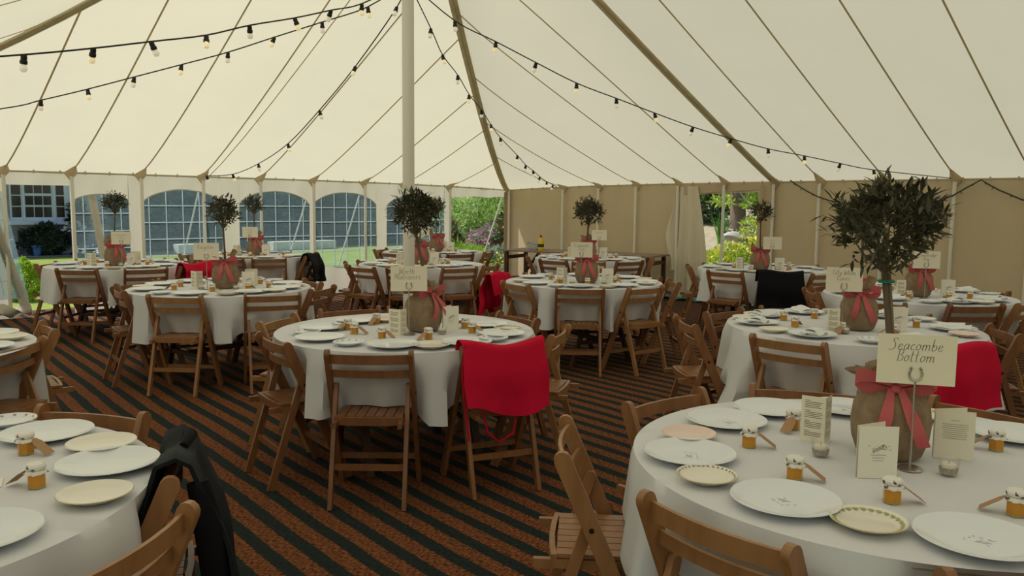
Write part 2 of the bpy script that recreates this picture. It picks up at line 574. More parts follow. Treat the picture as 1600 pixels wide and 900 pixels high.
# ------------------------------------------------------------------ floor, roof, walls
fb = MB()
fb.grid(lambda a, b: (a * (LEN + 0.72) - 0.70, b * (WID + 0.04) - 0.02, 0), 4, 4)
floor = link('floor', fb.mesh('floor', M['carpet'], 0))
floor.matrix_world = Matrix(((U.x, V.x, 0, C0.x), (U.y, V.y, 0, C0.y), (0, 0, 1, 0.004), (0, 0, 0, 1)))
tag(floor, 'rust and dark green striped coconut matting', kind='structure')

rb = MB()


def roof_face(face, A, B, A2, B2, nu, nv):
    def fn(a, b):
        s0, m0 = A[0] + (B[0] - A[0]) * a, A[1] + (B[1] - A[1]) * a
        s1, m1 = A2[0] + (B2[0] - A2[0]) * a, A2[1] + (B2[1] - A2[1]) * a
        s_, m_ = s0 + (s1 - s0) * b, m0 + (m1 - m0) * b
        return W3(s_, m_, roof_z(s_, m_, face))
    rb.grid(fn, nu, nv)


KP, KQ = (SK, MK), (LEN - SK, MK)
roof_face('end', (0, 0), (0, WID), KP, KP, 30, 20)
roof_face('long', (0, 0), (LEN, 0), KP, KQ, 40, 20)
roof_face('near', (0, WID), (LEN, WID), KP, KQ, 40, 20)
roof_face('far', (LEN, 0), (LEN, WID), KQ, KQ, 16, 12)
import bmesh
rme = rb.mesh('ceiling', M['roof'], 0)
bm = bmesh.new(); bm.from_mesh(rme)
bmesh.ops.remove_doubles(bm, verts=bm.verts, dist=0.004)
bm.to_mesh(rme); bm.free()
rme.polygons.foreach_set('use_smooth', [True] * len(rme.polygons))
rme.set_sharp_from_angle(angle=R(14))
ceiling = tag(link('ceiling', rme), 'cream canvas marquee roof rising to the king pole', kind='structure')


def strip(pts, w, th, nrm=None):
    b = MB()
    pts = [Vector(p) for p in pts]
    b.sweep(pts, w, th)
    return b


def seam(face, s, m, s1, m1, w=0.017, name='seam_webbing', mt='web'):
    pts = []
    for i in range(13):
        t = i / 12
        a, b = s + (s1 - s) * t, m + (m1 - m) * t
        pts.append(W3(a, b, roof_z(a, b, face) - 0.012))
    link(name, strip(pts, w, 0.006).mesh(name, M[mt]), ceiling)


def gusset(p, along, inward, face_rise):
    b = MB()
    b.sheet(lambda a, c: p + along * ((a - 0.5) * 0.17 * (1 - c)) + inward * (0.26 * c) + Vector((0, 0, face_rise * c * 0.95 - 0.015 - 0.11 * (1 - c) * (1 - abs(a - .5) * 2))), 6, 4, 0.004)
    link('gusset', b.mesh('gusset', M['gusset']), ceiling)


M_POLES = [1.48, 2.5, 3.3, 4.26, 5.16, 6.04, 6.9, 7.77, 8.54, 9.4, 10.3, 11.2]
S_POLES = [1.53, 2.38, 3.2, 4.04, 4.88, 5.705, 6.39, 7.27, 8.12, 8.95, 9.8, 10.6]
for m_ in M_POLES:
    t = m_ / MK if m_ < MK else (WID - m_) / (WID - MK)
    seam('end', 0, m_, SK * t * 0.995, m_)
    gusset(W3(0, m_, eave(0, m_)), V, U, 0.10)
for s_ in S_POLES:
    t = min(1, s_ / SK)
    if s_ != 5.705:
        seam('long', s_, 0, s_, MK * t * 0.995)
    gusset(W3(s_, 0, eave(s_, 0)), U, V, 0.14 if s_ > 3 else 0.10)
for k in range(1, 12):
    s_ = 0.86 * k
    t = min(1, s_ / SK)
    seam('near', s_, WID, s_, WID - (WID - MK) * t * 0.995)


def hip(A, face, w, name='hip_webbing'):
    pts = []
    for i in range(21):
        t = i / 20
        a, b = A[0] + (SK - A[0]) * t, A[1] + (MK - A[1]) * t
        pts.append(W3(a, b, roof_z(a, b, face) - 0.03))
    link(name, strip(pts, w, 0.02).mesh(name, M['hip']), ceiling)
    pts2 = [p + Vector((0, 0, -0.012)) for p in pts]
    b = MB(); b.tube(pts2, 0.010, 6)
    link('hip_rope', b.mesh('hip_rope', M['web_light']), ceiling)


hip((0, 0), 'end', 0.10)
hip((SK, 0), 'long', 0.11)
hip((0, WID), 'end', 0.11)
# ridge
b = MB(); b.sweep([W3(SK, MK, APEX - 0.03), W3(LEN - SK, MK, APEX - 0.03)], 0.1, 0.02)
link('ridge_webbing', b.mesh('ridge_webbing', M['hip']), ceiling)

# eave ropes with the lacing hooks
for nm, pts in (('eave_rope', [W3(0, 12 - 0.25 * i, eave(0, 12 - 0.25 * i) - 0.012) for i in range(49)]),
                ('eave_rope', [W3(0.25 * i, 0, eave(0.25 * i, 0) - 0.012) for i in range(60)])):
    b = MB()
    b.tube([p + (U if nm == 'eave_rope' and p is not None else U) * 0.0 for p in pts], 0.009, 6)
    link(nm, b.mesh(nm, M['web_light']), ceiling)
for i in range(40):
    for p, d in ((W3(0.02, 0.3 * i + .1, eave(0, 0.3 * i + .1)), U), (W3(0.3 * i + .1, 0.02, eave(0.3 * i + .1, 0)), V)):
        if i < 36:
            b = MB(); b.box((-0.008, -0.008, -0.035), (0.008, 0.008, 0.012))
            link('eave_hook', b.mesh('eave_hook', M['web']), ceiling, p + d * 0.012)

# ---- walls.  Windows: (m0, m1, z at arch top, z at arch sides, z at bottom)
WINDOWS = [(7.06, 7.74, 1.58, 1.50, 0.60), (5.75, 6.89, 1.66, 1.46, 0.47), (4.32, 5.49, 1.66, 1.46, 0.47), (3.05, 4.25, 1.66, 1.45, 0.45), (1.57, 2.83, 1.64, 1.45, 0.47)]


def arch(m, w):
    q = (m - w[0]) / (w[1] - w[0]) * 2 - 1
    return w[3] + (w[2] - w[3]) * max(0.0, 1 - q * q) ** 0.7


def wall_cols(b, P, n, a0, a1, hole, ripple=0.014, step=0.05, z0=-0.02):
    """Upright canvas built in columns from a0 to a1; hole(a) gives (bottom, top) of an opening or None."""
    cuts = sorted({round(a0 + i * step, 4) for i in range(int((a1 - a0) / step) + 1)} | {a0, a1} | {c for c in hole(None) if a0 < c < a1})
    off = lambda a, z: n * (ripple * math.sin(a * 7.3) * math.cos(a * 2.9 + z) + ripple * 0.5 * math.sin(a * 17 + z * 2))
    for i in range(len(cuts) - 1):
        l, r_ = cuts[i], cuts[i + 1]
        if r_ - l < 1e-4:
            continue
        h = hole((l + r_) / 2)
        zl, zr = P(l)[1], P(r_)[1]
        spans = [(z0, z0, zl, zr)] if h is None else [(z0, z0, h[0], h[0]), (h[1](l), h[1](r_), zl, zr)]
        for q0, q1, t0, t1 in spans:
            if t0 - q0 < 0.01:
                continue
            rows = 4
            vs_ = []
            for k in range(rows + 1):
                w = k / rows
                for a, lo, hi in ((l, q0, t0), (r_, q1, t1)):
                    z = lo + (hi - lo) * w
                    p = P(a)[0] + off(a, z) * min(1, (1.87 - z) * 4)
                    vs_.append((p.x, p.y, z))
            b.add(vs_, [(2 * k, 2 * k + 1, 2 * k + 3, 2 * k + 2) for k in range(rows)])


def left_hole(m):
    if m is None:
        return [c for w in WINDOWS for c in w[:2]] + [0.06, 1.45, 7.79, 8.55]
    for w in WINDOWS:
        if w[0] < m < w[1]:
            return (w[4], lambda a, w=w: arch(a, w))
    if 0.06 < m < 1.45:
        return (-0.02, lambda a: 1.62 + 0.01 * math.sin(a * 9))
    if 7.79 < m < 8.55:
        return (-0.02, lambda a: 1.685)
    return None


wb = MB()
wall_cols(wb, lambda m: (W3(0, m), eave(0, m)), U, 0.0, WID, left_hole)
wall_left = tag(link('wall_left', wb.mesh('wall_left', M['wall_white'], 60)), 'pale marquee end wall with arched clear windows', kind='structure')


def right_hole(s):
    if s is None:
        return [4.12, 5.50]
    if 4.12 < s < 5.50:
        return (-0.02, lambda a: 1.685 + 0.035 * (a - 4.8) + 0.008 * math.sin(a * 14))
    return None


wb = MB()
wall_cols(wb, lambda s: (W3(s, 0), eave(s, 0)), V, 0.0, LEN, right_hole)
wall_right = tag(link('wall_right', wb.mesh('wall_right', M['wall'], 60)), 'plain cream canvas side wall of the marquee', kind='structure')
wb = MB()
wall_cols(wb, lambda s: (W3(s, WID), 1.87), V, 0.0, LEN, lambda s: [11.0, 15.5] if s is None else ((-.02, lambda a: 1.7) if 11.0 < s < 15.5 else None))
tag(link('wall_near', wb.mesh('wall_near', M['wall_white'], 60)), 'cream canvas side wall behind the front tables', kind='structure')
wb = MB()
wall_cols(wb, lambda m: (W3(LEN, m), 1.87), U, 0.0, WID, lambda s: [] if s is None else None)
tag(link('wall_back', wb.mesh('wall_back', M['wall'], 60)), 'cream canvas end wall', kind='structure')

# clear windows with the white printed lattice
for i, w in enumerate(WINDOWS):
    pb, lb = MB(), MB()
    n = 24
    for k in range(n):
        a, c = w[0] + (w[1] - w[0]) * k / n, w[0] + (w[1] - w[0]) * (k + 1) / n
        pb.add([W3(-0.006, a, w[4]), W3(-0.006, c, w[4]), W3(-0.006, c, arch(c, w)), W3(-0.006, a, arch(a, w))], [(0, 1, 2, 3)])
    root = tag(link('window_%d' % (i + 1), None), kind='structure')
    link('pane', pb.mesh('pane', M['pane']), root)
    m_ = w[0] + 0.10
    while m_ < w[1] - 0.03:
        lb.sweep([W3(-0.016, m_, w[4]), W3(-0.016, m_, arch(m_, w))], 0.013, 0.004, up=U)
        m_ += 0.235
    z = w[4] + 0.02
    while z < w[2] - 0.06:
        ins = [w[0] + (w[1] - w[0]) * k / 60 for k in range(61) if arch(w[0] + (w[1] - w[0]) * k / 60, w) > z + 0.005]
        lb.sweep([W3(-0.016, ins[0], z), W3(-0.016, ins[-1], z)], 0.004, 0.013)
        z += 0.235
    link('lattice', lb.mesh('lattice', M['lattice']), root)
    # rolled hem around the arch
    hb = MB()
    hb.tube([W3(0.004, w[0] + (w[1] - w[0]) * k / 24, arch(w[0] + (w[1] - w[0]) * k / 24, w)) for k in range(25)], 0.008, 5)
    link('arch_hem', hb.mesh('arch_hem', M['wall_white']), root)

# wall poles, parts of the walls
for wl, wall, ps, P in (('L', wall_left, [0.03] + M_POLES[:9], lambda a: W3(0.05, a)), ('R', wall_right, [0.10, 1.53, 2.38, 3.2, 4.04, 4.88, 5.70, 6.39, 7.27, 8.12, 8.95, 9.8], lambda a: W3(a, 0.06))):
    for a in ps:
        b = MB()
        p = P(a)
        h = eave(0, a) if wl == 'L' else eave(a, 0)
        b.tube([p + Vector((0, 0, 0.0)), p + Vector((0, 0, h - 0.02))], 0.023, 10)
        link('wall_pole', b.mesh('wall_pole', M['pole']), wall)
# hanging canvas pieces beside the openings
def hung(name, fn, parent, mt, nu=24, nv=14, th=0.004):
    b = MB(); b.sheet(fn, nu, nv, th)
    return link(name, b.mesh(name, M[mt], 60), parent)


# gathered wall pulled aside at the flower doorway
hung('gathered_curtain', lambda a, c: W3(4.06 + a * (0.34 + 0.30 * c) + 0.02 * math.sin(c * 5), 0.03 + 0.03 * math.sin(a * 15 + c * 2) * (0.4 + c), 1.80 * (1 - c) + 0.02 * c), wall_right, 'curtain', 40, 16)
hung('curtain_bundle', lambda a, c: W3(4.03 - (0.05 + 0.20 * math.sin(PI * min(1, c * 1.02)) ** 2 * (0.4 + 0.6 * c)) * a, 0.05 + 0.09 * math.sin(PI * a) * (0.3 + 0.7 * c) + 0.015 * math.sin(a * 12 + c * 5), 1.62 - 1.15 * c), wall_right, 'curtain', 20, 16)
hung('curtain_edge', lambda a, c: W3(5.46 + 0.22 * a, 0.05 + 0.025 * math.sin(a * 9), 1.80 - 1.80 * c), wall_right, 'wall', 16, 8)
hung('valance', lambda a, c: W3(4.05 + 1.6 * a, 0.02 + 0.012 * math.sin(a * 21), eave(4 + 1.6 * a, 0) - 0.01 - c * (0.17 - 0.07 * a)), wall_right, 'wall', 30, 3)
hung('corner_flap', lambda a, c: W3(0.03 + 0.02 * math.sin(a * 8), 0.02 + 0.12 * a, 1.72 - 1.72 * c), wall_left, 'wall', 8, 6)
# window panel overlapped and tied aside beside the house doorway
hung('loose_flap', lambda a, c: W3(0.04 + 0.015 * math.sin(a * 7), 7.53 - 0.16 * c + 0.10 * a - 0.04, 1.56 - 1.1 * c), wall_left, 'wall_white', 6, 8)
hung('tied_flap', lambda a, c: W3(0.05 + 0.05 * math.sin(a * 6), 8.62 - 0.33 * c + 0.11 * a, 1.25 - 1.2 * c), wall_left, 'wall_white', 8, 10)
b = MB()
b.sheet(lambda a, c: W3(0.02, 8.55 - 0.22 * c * (1 - a) + 0.3 * a, 1.60 - 1.35 * c), 8, 10, 0.003)
o = link('tied_pane', b.mesh('tied_pane', M['pane']), wall_left)
b = MB()
for k in range(5):
    z = 1.5 - 0.25 * k
    b.sweep([W3(0.03, 8.53 - 0.03 * k, z), W3(0.03, 8.82 - 0.01 * k, z - 0.03)], 0.004, 0.012)
for k in range(2):
    b.sweep([W3(0.03, 8.60 + 0.15 * k, 1.6), W3(0.03, 8.42 + 0.18 * k, 0.3)], 0.012, 0.004, up=U)
link('pane_lattice', b.mesh('pane_lattice', M['lattice']), wall_left)
hung('crumpled_hem', lambda a, c: W3(0.02 + 0.10 * math.sin(PI * c) , 8.32 + 0.5 * a, 0.03 + 0.14 * (1 - c) + 0.03 * math.sin(a * 13 + c * 6)), wall_left, 'wall_white', 16, 6)
# teal ground sheet showing along the foot of the wall
b = MB()
b.sheet(lambda a, c: W3(3.75 + 2.1 * a, 0.05 + 0.16 * c, 0.012 + 0.035 * abs(math.sin(a * 17 + c * 3))), 40, 4, 0.003)
link('ground_sheet', b.mesh('ground_sheet', M['teal']), wall_right)
b = MB()
b.sheet(lambda a, c: W3(7.6 + 2.6 * a, 0.05 + 0.14 * c, 0.012 + 0.03 * abs(math.sin(a * 19 + c * 3))), 40, 4, 0.003)
link('ground_sheet', b.mesh('ground_sheet', M['teal']), wall_right)

# king pole
K3 = W3(SK, MK)
kp = thing('tent_pole', 'tall cream king pole holding up the marquee roof', 'pole', K3)
b = MB(); b.tube([(0, 0, 0.02), (0, 0, APEX - 0.02)], 0.054, 20)
link('pole_shaft', b.mesh('pole_shaft', M['pole']), kp)
b = MB(); b.box((-0.14, -0.14, 0.004), (0.14, 0.14, 0.03))
link('foot_plate', b.mesh('foot_plate', M['darkwood']), kp)

# guy ropes seen through the windows and openings
for lab, m_, dm in (('white guy rope outside the garden shrub opening', 0.05, 0.05), ('white guy rope outside the fourth clear window from the house doorway', 3.3, 0.15),
                    ('white guy rope outside the third clear window from the house doorway', 4.26, 0.2), ('white guy rope outside the second clear window from the house doorway', 6.04, 0.15)):
    b = MB()
    b.tube([W3(-0.03, m_, 1.80), W3(-0.42, m_ + dm * .5, 0.90), W3(-0.82, m_ + dm, -0.02)], 0.013, 6)
    tag(link('guy_rope', b.mesh('guy_rope', M['rope'])), lab, 'rope')

# ------------------------------------------------------------------ outdoors
b = MB(); b.grid(lambda a, c: (-60 + 110 * a, -30 + 110 * c, -0.03), 10, 10)
tag(link('lawn', b.mesh('lawn', M['lawn'], 0)), 'sunlit lawn around the marquee', kind='structure')


def leaf_cloud(pts, size, asp=0.4, up=0.2, nrm=None, jit=0.35):
    """Numpy leaf quads (two bent triangles each way) at pts; returns vertex and face arrays."""
    n = len(pts)
    d = rng.normal(size=(n, 3)); d[:, 2] += up
    if nrm is not None:
        d = d * 0.8 + nrm
    d /= np.linalg.norm(d, axis=1)[:, None] + 1e-9
    s_ = np.cross(d, rng.normal(size=(n, 3)))
    s_ /= np.linalg.norm(s_, axis=1)[:, None] + 1e-9
    L = size * (1 + jit * rng.normal(size=n)).clip(0.5, 1.8)[:, None]
    nn = np.cross(d, s_)
    v0 = pts; v1 = pts + d * L * 0.5 + s_ * L * asp * 0.5 + nn * L * 0.06
    v2 = pts + d * L; v3 = pts + d * L * 0.5 - s_ * L * asp * 0.5 + nn * L * 0.06
    v = np.stack([v0, v1, v2, v3], 1).reshape(-1, 3)
    f = np.arange(4 * n).reshape(n, 4)
    return v, f


def cloud_mesh(name, parts, mats):
    """parts: list of (v, f, material index)."""
    vs_, fs, mi, o = [], [], [], 0
    for v, f, k in parts:
        vs_.append(v); fs.append(f + o); mi += [k] * len(f); o += len(v)
    me = bpy.data.meshes.new(name)
    me.from_pydata(np.concatenate(vs_).tolist(), [], np.concatenate(fs).tolist())
    for m_ in mats: me.materials.append(m_)
    me.polygons.foreach_set('material_index', mi)
    me.update()
    return me


def blob(n, rad, fill=0.45, flat=-1.0):
    """Points in an uneven ellipsoid shell, centre 0."""
    d = rng.normal(size=(n, 3)); d /= np.linalg.norm(d, axis=1)[:, None]
    lump = 1 + 0.14 * np.sin(d[:, 0] * 5.1 + 1.3) * np.cos(d[:, 1] * 4.3) + 0.12 * np.sin(d[:, 2] * 6.7 + d[:, 0] * 3)
    r_ = (fill + (1 - fill) * rng.random(n) ** 0.5) * lump
    p = d * r_[:, None]
    p[:, 2] = np.maximum(p[:, 2], flat)
    return p * np.array(rad), d


def shrub(name, label, cat, loc, rad, n, size, mt, group=None, extra=None, asp=0.4, fill=0.45, stem=True, up=0.3):
    root = thing(name, label, cat, loc, 0, group)
    p, d = blob(n, rad, fill, -0.85)
    p[:, 2] += rad[2] * 0.9
    parts = [leaf_cloud(p, size, asp, up, d) + (0,)]
    mats = [M[mt]]
    if extra:
        for emt, en, esz in extra:
            q, d2 = blob(en, [r_ * 1.04 for r_ in rad], 0.86, 0.0)
            q[:, 2] += rad[2] * 0.9
            mats.append(M[emt])
            parts.append(leaf_cloud(q, esz, 0.8, 0.5, d2) + (len(mats) - 1,))
    f = link('foliage', cloud_mesh('foliage', parts, mats), root)
    f['kind'] = 'stuff'
    if stem:
        b = MB()
        for k in range(5):
            a = k * 1.26 + 0.3
            b.tube([(0.02 * math.cos(a), 0.02 * math.sin(a), -0.03), (rad[0] * .25 * math.cos(a), rad[1] * .25 * math.sin(a), rad[2] * .5), (rad[0] * .55 * math.cos(a), rad[1] * .55 * math.sin(a), rad[2] * 1.2)], [0.03 * rad[2] + .01, 0.02 * rad[2] + .006, 0.005], 6)
        s_ = link('stems', b.mesh('stems', M['trunk']), root)
        s_['kind'] = 'stuff'
    return root


# house beyond the doorway opening: wall plane parallel to the end wall, 13.5 m out
HO = 13.5


def H3(m, z, o=0.0):
    p = C0 - U * (HO - o) + V * m
    return Vector((p.x, p.y, z))


house = thing('house', 'shaded stone house with white multi-paned window beyond the doorway', 'house', H3(5, 0))
hinv = Matrix.Translation(-H3(5, 0))


def hbox(b, m0, m1, z0, z1, o0, o1, mi=0):
    q = [H3(m, z, o) for z in (z0, z1) for m, o in ((m0, o0), (m1, o0), (m1, o1), (m0, o1))]
    b.add([p - H3(5, 0) for p in q], [(0, 1, 2, 3), (7, 6, 5, 4), (0, 4, 5, 1), (1, 5, 6, 2), (2, 6, 7, 3), (3, 7, 4, 0)], mi)


b = MB(); hbox(b, 3.2, 14, -0.05, 3.2, -6.0, 0)
link('house_wall', b.mesh('house_wall', M['stone'], 0), house)
b = MB()
hbox(b, 3.0, 14.2, 3.2, 3.32, -6.3, 0.15)
pk = [H3(3.0, 3.32, 0.15), H3(14.2, 3.32, 0.15), H3(14.2, 4.9, -3), H3(3.0, 4.9, -3), H3(14.2, 3.32, -6.3), H3(3.0, 3.32, -6.3)]
b.add([p - H3(5, 0) for p in pk], [(0, 1, 2, 3), (3, 2, 4, 5), (0, 3, 5), (1, 4, 2)])
link('house_roof', b.mesh('house_roof', M['darkwood'], 0), house)
# stone courses proud of the wall near the window
for k in range(14):
    mm = 5.85 + 0.30 * (k % 2) + random.random() * 0.15
    zz = 0.25 + 0.19 * (k // 2)
    b = MB(); hbox(b, mm, mm + 0.30 + 0.2 * random.random(), zz, zz + 0.165, 0, 0.02 + 0.02 * random.random())
    link('wall_stone', b.mesh('wall_stone', M['stone'], 0), house)
wnd = MB()
hbox(wnd, 4.22, 5.74, 0.86, 2.45, 0.0, 0.02)
wf = link('house_window', wnd.mesh('house_window', M['frame'], 0), house)
for (a0, a1, nx, zrows) in ((5.46, 5.70, 1, [(1.00, 1.28), (1.31, 1.58), (1.61, 2.02)]), (4.72, 5.38, 3, [(1.00, 1.28), (1.33, 1.58), (1.65, 2.05)]), (4.40, 4.62, 1, [(1.00, 1.28), (1.31, 1.58), (1.61, 2.02)])):
    for k in range(nx):
        w = (a1 - a0) / nx
        for z0, z1 in zrows:
            b = MB(); hbox(b, a0 + k * w + 0.012, a0 + (k + 1) * w - 0.012, z0, z1, 0.01, 0.03)
            link('window_pane', b.mesh('window_pane', M['darkglass'], 0), wf)
for a0, a1 in ((5.395, 5.435), (4.65, 4.69), (5.71, 5.745), (4.24, 4.30)):
    b = MB(); hbox(b, a0, a1, 0.92, 2.4, 0.02, 0.07)
    link('mullion', b.mesh('mullion', M['frame'], 0), wf)
b = MB(); hbox(b, 4.15, 5.80, 0.80, 0.90, 0.0, 0.16)
link('window_sill', b.mesh('window_sill', M['frame'], 0), wf)

b = MB()
b.add([H3(14, -0.018, 0), H3(3.0, -0.018, 0), H3(3.0, -0.018, 1.25), H3(14, -0.018, 1.25)], [(0, 1, 2, 3)])
tag(link('paving', b.mesh('paving', M['paving'], 0)), 'grey paved strip along the house', kind='structure')
shrub('climbing_shrub', 'dark leafy climber growing under the white house window', 'shrub', H3(5.05, 0, 0.35), (0.62, 0.45, 0.40), 1500, 0.13, 'ivy')
shrub('creeper', 'dark creeper on the house wall beside the window edge', 'shrub', H3(4.12, 0.35, 0.2), (0.22, 0.22, 0.62), 700, 0.12, 'ivy')
pot = thing('garden_pot', 'blue glazed pot standing under the house window', 'pot', H3(5.28, -0.02, 0.65))
b = MB(); b.lathe([(0, 0), (0.085, 0), (0.12, 0.24), (0.135, 0.24), (0.135, 0.28), (0.11, 0.28), (0.10, 0.22), (0, 0.22)], 16)
link('pot_body', b.mesh('pot_body', M['bluepot']), pot)
p, d = blob(120, (0.16, 0.16, 0.16)); p[:, 2] += 0.36
f = link('foliage', cloud_mesh('foliage', [leaf_cloud(p, 0.12, 0.3, 0.5, d) + (0,)], [M['ivy']]), pot); f['kind'] = 'stuff'
urn = thing('garden_urn', 'dark urn of white flowers at the corner of the house', 'urn', H3(4.36, -0.02, 0.8))
b = MB(); b.lathe([(0, 0), (0.16, 0), (0.16, 0.05), (0.06, 0.12), (0.06, 0.3), (0.17, 0.42), (0.22, 0.62), (0.24, 0.64), (0.2, 0.64), (0, 0.56)], 18)
link('urn_body', b.mesh('urn_body', M['darkpot']), urn)
p, d = blob(60, (0.24, 0.24, 0.14)); p[:, 2] += 0.72
p2, d2 = blob(130, (0.26, 0.26, 0.16)); p2[:, 2] += 0.70
f = link('flowers', cloud_mesh('flowers', [leaf_cloud(p, 0.09, 0.9, 0.5, d) + (0,), leaf_cloud(p2, 0.12, 0.3, 0.5, d2) + (1,)], [M['whitefl'], M['ivy']]), urn); f['kind'] = 'stuff'
shrub('white_flowers', 'low clump of white flowers on the lawn by the house corner', 'flowers', H3(4.35, -0.03, 1.9), (0.3, 0.25, 0.14), 300, 0.10, 'ivy', extra=[('whitefl', 60, 0.09)], stem=False)

# tall blue-green hedge behind the clear windows
hedge = thing('hedge', 'tall shaded blue-green hedge seen through the clear windows', 'hedge', H3(-2, 0))
n = 9000
mm = rng.uniform(-7.5, 3.3, n); zz = rng.uniform(0, 2.3, n); oo = rng.uniform(-0.35, 0.12, n) + 0.12 * np.sin(mm * 2.1) + 0.1 * np.sin(zz * 3)
base = H3(-2, 0)
pp = np.stack([(C0.x - U.x * (HO - oo) + V.x * mm) - base.x, (C0.y - U.y * (HO - oo) + V.y * mm) - base.y, zz], 1)
f = link('foliage', cloud_mesh('foliage', [leaf_cloud(pp, 0.26, 0.5, 0.1, np.tile(np.array(U), (n, 1))) + (0,)], [M['hedge']]), hedge); f['kind'] = 'stuff'
b = MB()
q = [H3(m, z, o) - base for z in (-0.03, 2.2) for m, o in ((-7.4, -0.9), (3.25, -0.9), (3.25, -0.3), (-7.4, -0.3))]
b.add(q, [(0, 3, 2, 1), (4, 5, 6, 7), (0, 1, 5, 4), (1, 2, 6, 5), (2, 3, 7, 6), (3, 0, 4, 7)])
link('hedge_core', b.mesh('hedge_core', M['hedge'], 0), hedge)
for lab, m0, m1 in (('long low white stone step on the lawn before the hedge', -3.1, -0.9), ('short low white stone step seen through the window near the house', 1.2, 2.0)):
    b = MB()
    q = [H3(m, z, o) for z in (-0.02, 0.24) for m, o in ((m0, 1.5), (m1, 1.5), (m1, 1.9), (m0, 1.9))]
    b.add(q, [(0, 1, 2, 3), (7, 6, 5, 4), (0, 4, 5, 1), (1, 5, 6, 2), (2, 6, 7, 3), (3, 7, 4, 0)])
    tag(link('stone_step', b.mesh('stone_step', M['whitestone'], 0)), lab, 'step')

shrub('box_bush', 'bright green clipped box bush just outside the house doorway', 'bush', (-7.42, 12.25, -0.03), (0.23, 0.23, 0.31), 4200, 0.036, 'box', asp=0.7, fill=0.8)
# garden seen through the corner opening
shrub('juniper', 'big spreading fresh green juniper seen through the corner opening', 'shrub', (-0.55, 24.5, 0.1), (2.1, 1.4, 0.95), 9000, 0.17, 'juniper', asp=0.3, up=0.5)
shrub('juniper', 'upper green juniper mass behind the spreading one', 'shrub', (0.6, 26.5, 0.9), (1.9, 1.4, 0.75), 5000, 0.18, 'juniper', asp=0.3, up=0.5)
shrub('lime_plant', 'lime green grassy clump at the front of the garden bed', 'plant', (-1.30, 20.0, -0.03), (0.75, 0.45, 0.20), 2000, 0.22, 'lime', asp=0.08, fill=0.2, stem=False, up=2.0)
shrub('pink_flowers', 'clump of pink flower spikes before the juniper', 'flowers', (-0.72, 21.6, 0.15), (0.45, 0.4, 0.36), 700, 0.12, 'silver', extra=[('pinkfl', 420, 0.09)])
shrub('silver_bush', 'silvery grey bush at the edge of the garden bed', 'bush', (-0.30, 19.6, -0.03), (0.30, 0.3, 0.27), 1400, 0.09, 'silver', asp=0.3)
shrub('dusky_shrub', 'dusky red leaved shrub beside the corner post', 'shrub', (0.10, 21.2, 0.0), (0.5, 0.5, 0.72), 1600, 0.12, 'dusky', extra=[('darkgreen', 700, 0.11)])
shrub('yellow_flowers', 'small yellow flower clump by the lawn edge', 'flowers', (-0.42, 18.8, -0.03), (0.36, 0.25, 0.17), 500, 0.08, 'darkgreen', extra=[('yellowfl', 150, 0.08)], stem=False)
shrub('orange_flowers', 'orange red flowering shrub high behind the junipers', 'flowers', (-2.0, 28.0, 0.9), (0.7, 0.5, 0.5), 900, 0.14, 'darkgreen', extra=[('orangefl', 450, 0.13)])
shrub('rose_bush', 'red flecked bush at the window side of the juniper', 'bush', (-1.9, 22.5, 0.0), (0.5, 0.4, 0.55), 1100, 0.12, 'darkgreen', extra=[('orangefl', 110, 0.08)])
b = MB(); b.box((-2.6, 18.62, -0.03), (1.2, 18.75, 0.10))
tag(link('bed_edging', b.mesh('bed_edging', M['whitestone'], 0)), 'pale stone edging along the garden bed', 'edging')
b = MB(); b.add([(-2.6, 18.7, -0.02), (2.5, 18.7, -0.02), (2.5, 30, 0.2), (-4.0, 30, 0.2)], [(0, 1, 2, 3)])
tag(link('garden_soil', b.mesh('garden_soil', M['soil'], 0)), 'flower bed soil', kind='structure')
gp = thing('gate_post', 'slim dark garden post among the orange flowers', 'post', (-1.82, 26.6, 0))
b = MB(); b.tube([(0, 0, -0.03), (0, 0, 1.72)], 0.06, 8); link('post_shaft', b.mesh('post_shaft', M['darkpot']), gp)
b = MB(); b.lathe([(0, 1.72), (0.085, 1.72), (0.07, 1.78), (0, 1.82)], 8); link('post_cap', b.mesh('post_cap', M['darkpot']), gp)

# garden seen through the flower doorway in the side wall
def G(px, Y):
    return (px - 800) / 1270.0 * Y


shrub('yellow_plant', 'yellow green flowering clump low in the flower doorway', 'plant', (G(1135, 15.0), 15.0, -0.03), (0.75, 0.5, 0.40), 2400, 0.085, 'lime', extra=[('yellowfl', 1000, 0.075)])
shrub('yellow_plant', 'second yellow flowering clump beside the olive tree pot', 'plant', (G(1182, 15.6), 15.6, -0.03), (0.5, 0.45, 0.45), 1600, 0.085, 'lime', extra=[('yellowfl', 600, 0.075)])
shrub('silver_plant', 'pale blue green leafy ground cover in the flower doorway', 'plant', (G(1165, 14.4), 14.4, -0.03), (0.8, 0.4, 0.22), 1700, 0.075, 'silver', stem=False)
shrub('orange_bush', 'orange tinted bush behind the small olive tree', 'bush', (G(1186, 17.5), 17.5, 0.40), (0.42, 0.4, 0.50), 900, 0.10, 'lime', extra=[('orangefl', 60, 0.07), ('yellowfl', 120, 0.08)])
shrub('dark_shrub', 'dark green shrub at the top corner of the flower doorway', 'shrub', (G(1098, 21.5), 21.5, 0.9), (0.62, 0.7, 0.75), 2400, 0.15, 'darkgreen')
shrub('bright_tree_foliage', 'bright yellow green branch spray hanging above the garden path', 'shrub', (G(1180, 19.6), 19.6, 1.42), (0.36, 0.4, 0.19), 360, 0.13, 'lime', fill=0.2)
shrub('bright_tree_foliage', 'smaller bright leaf spray beside the wall pole in the doorway', 'shrub', (G(1127, 19.8), 19.8, 1.50), (0.22, 0.3, 0.12), 130, 0.12, 'lime', fill=0.2)
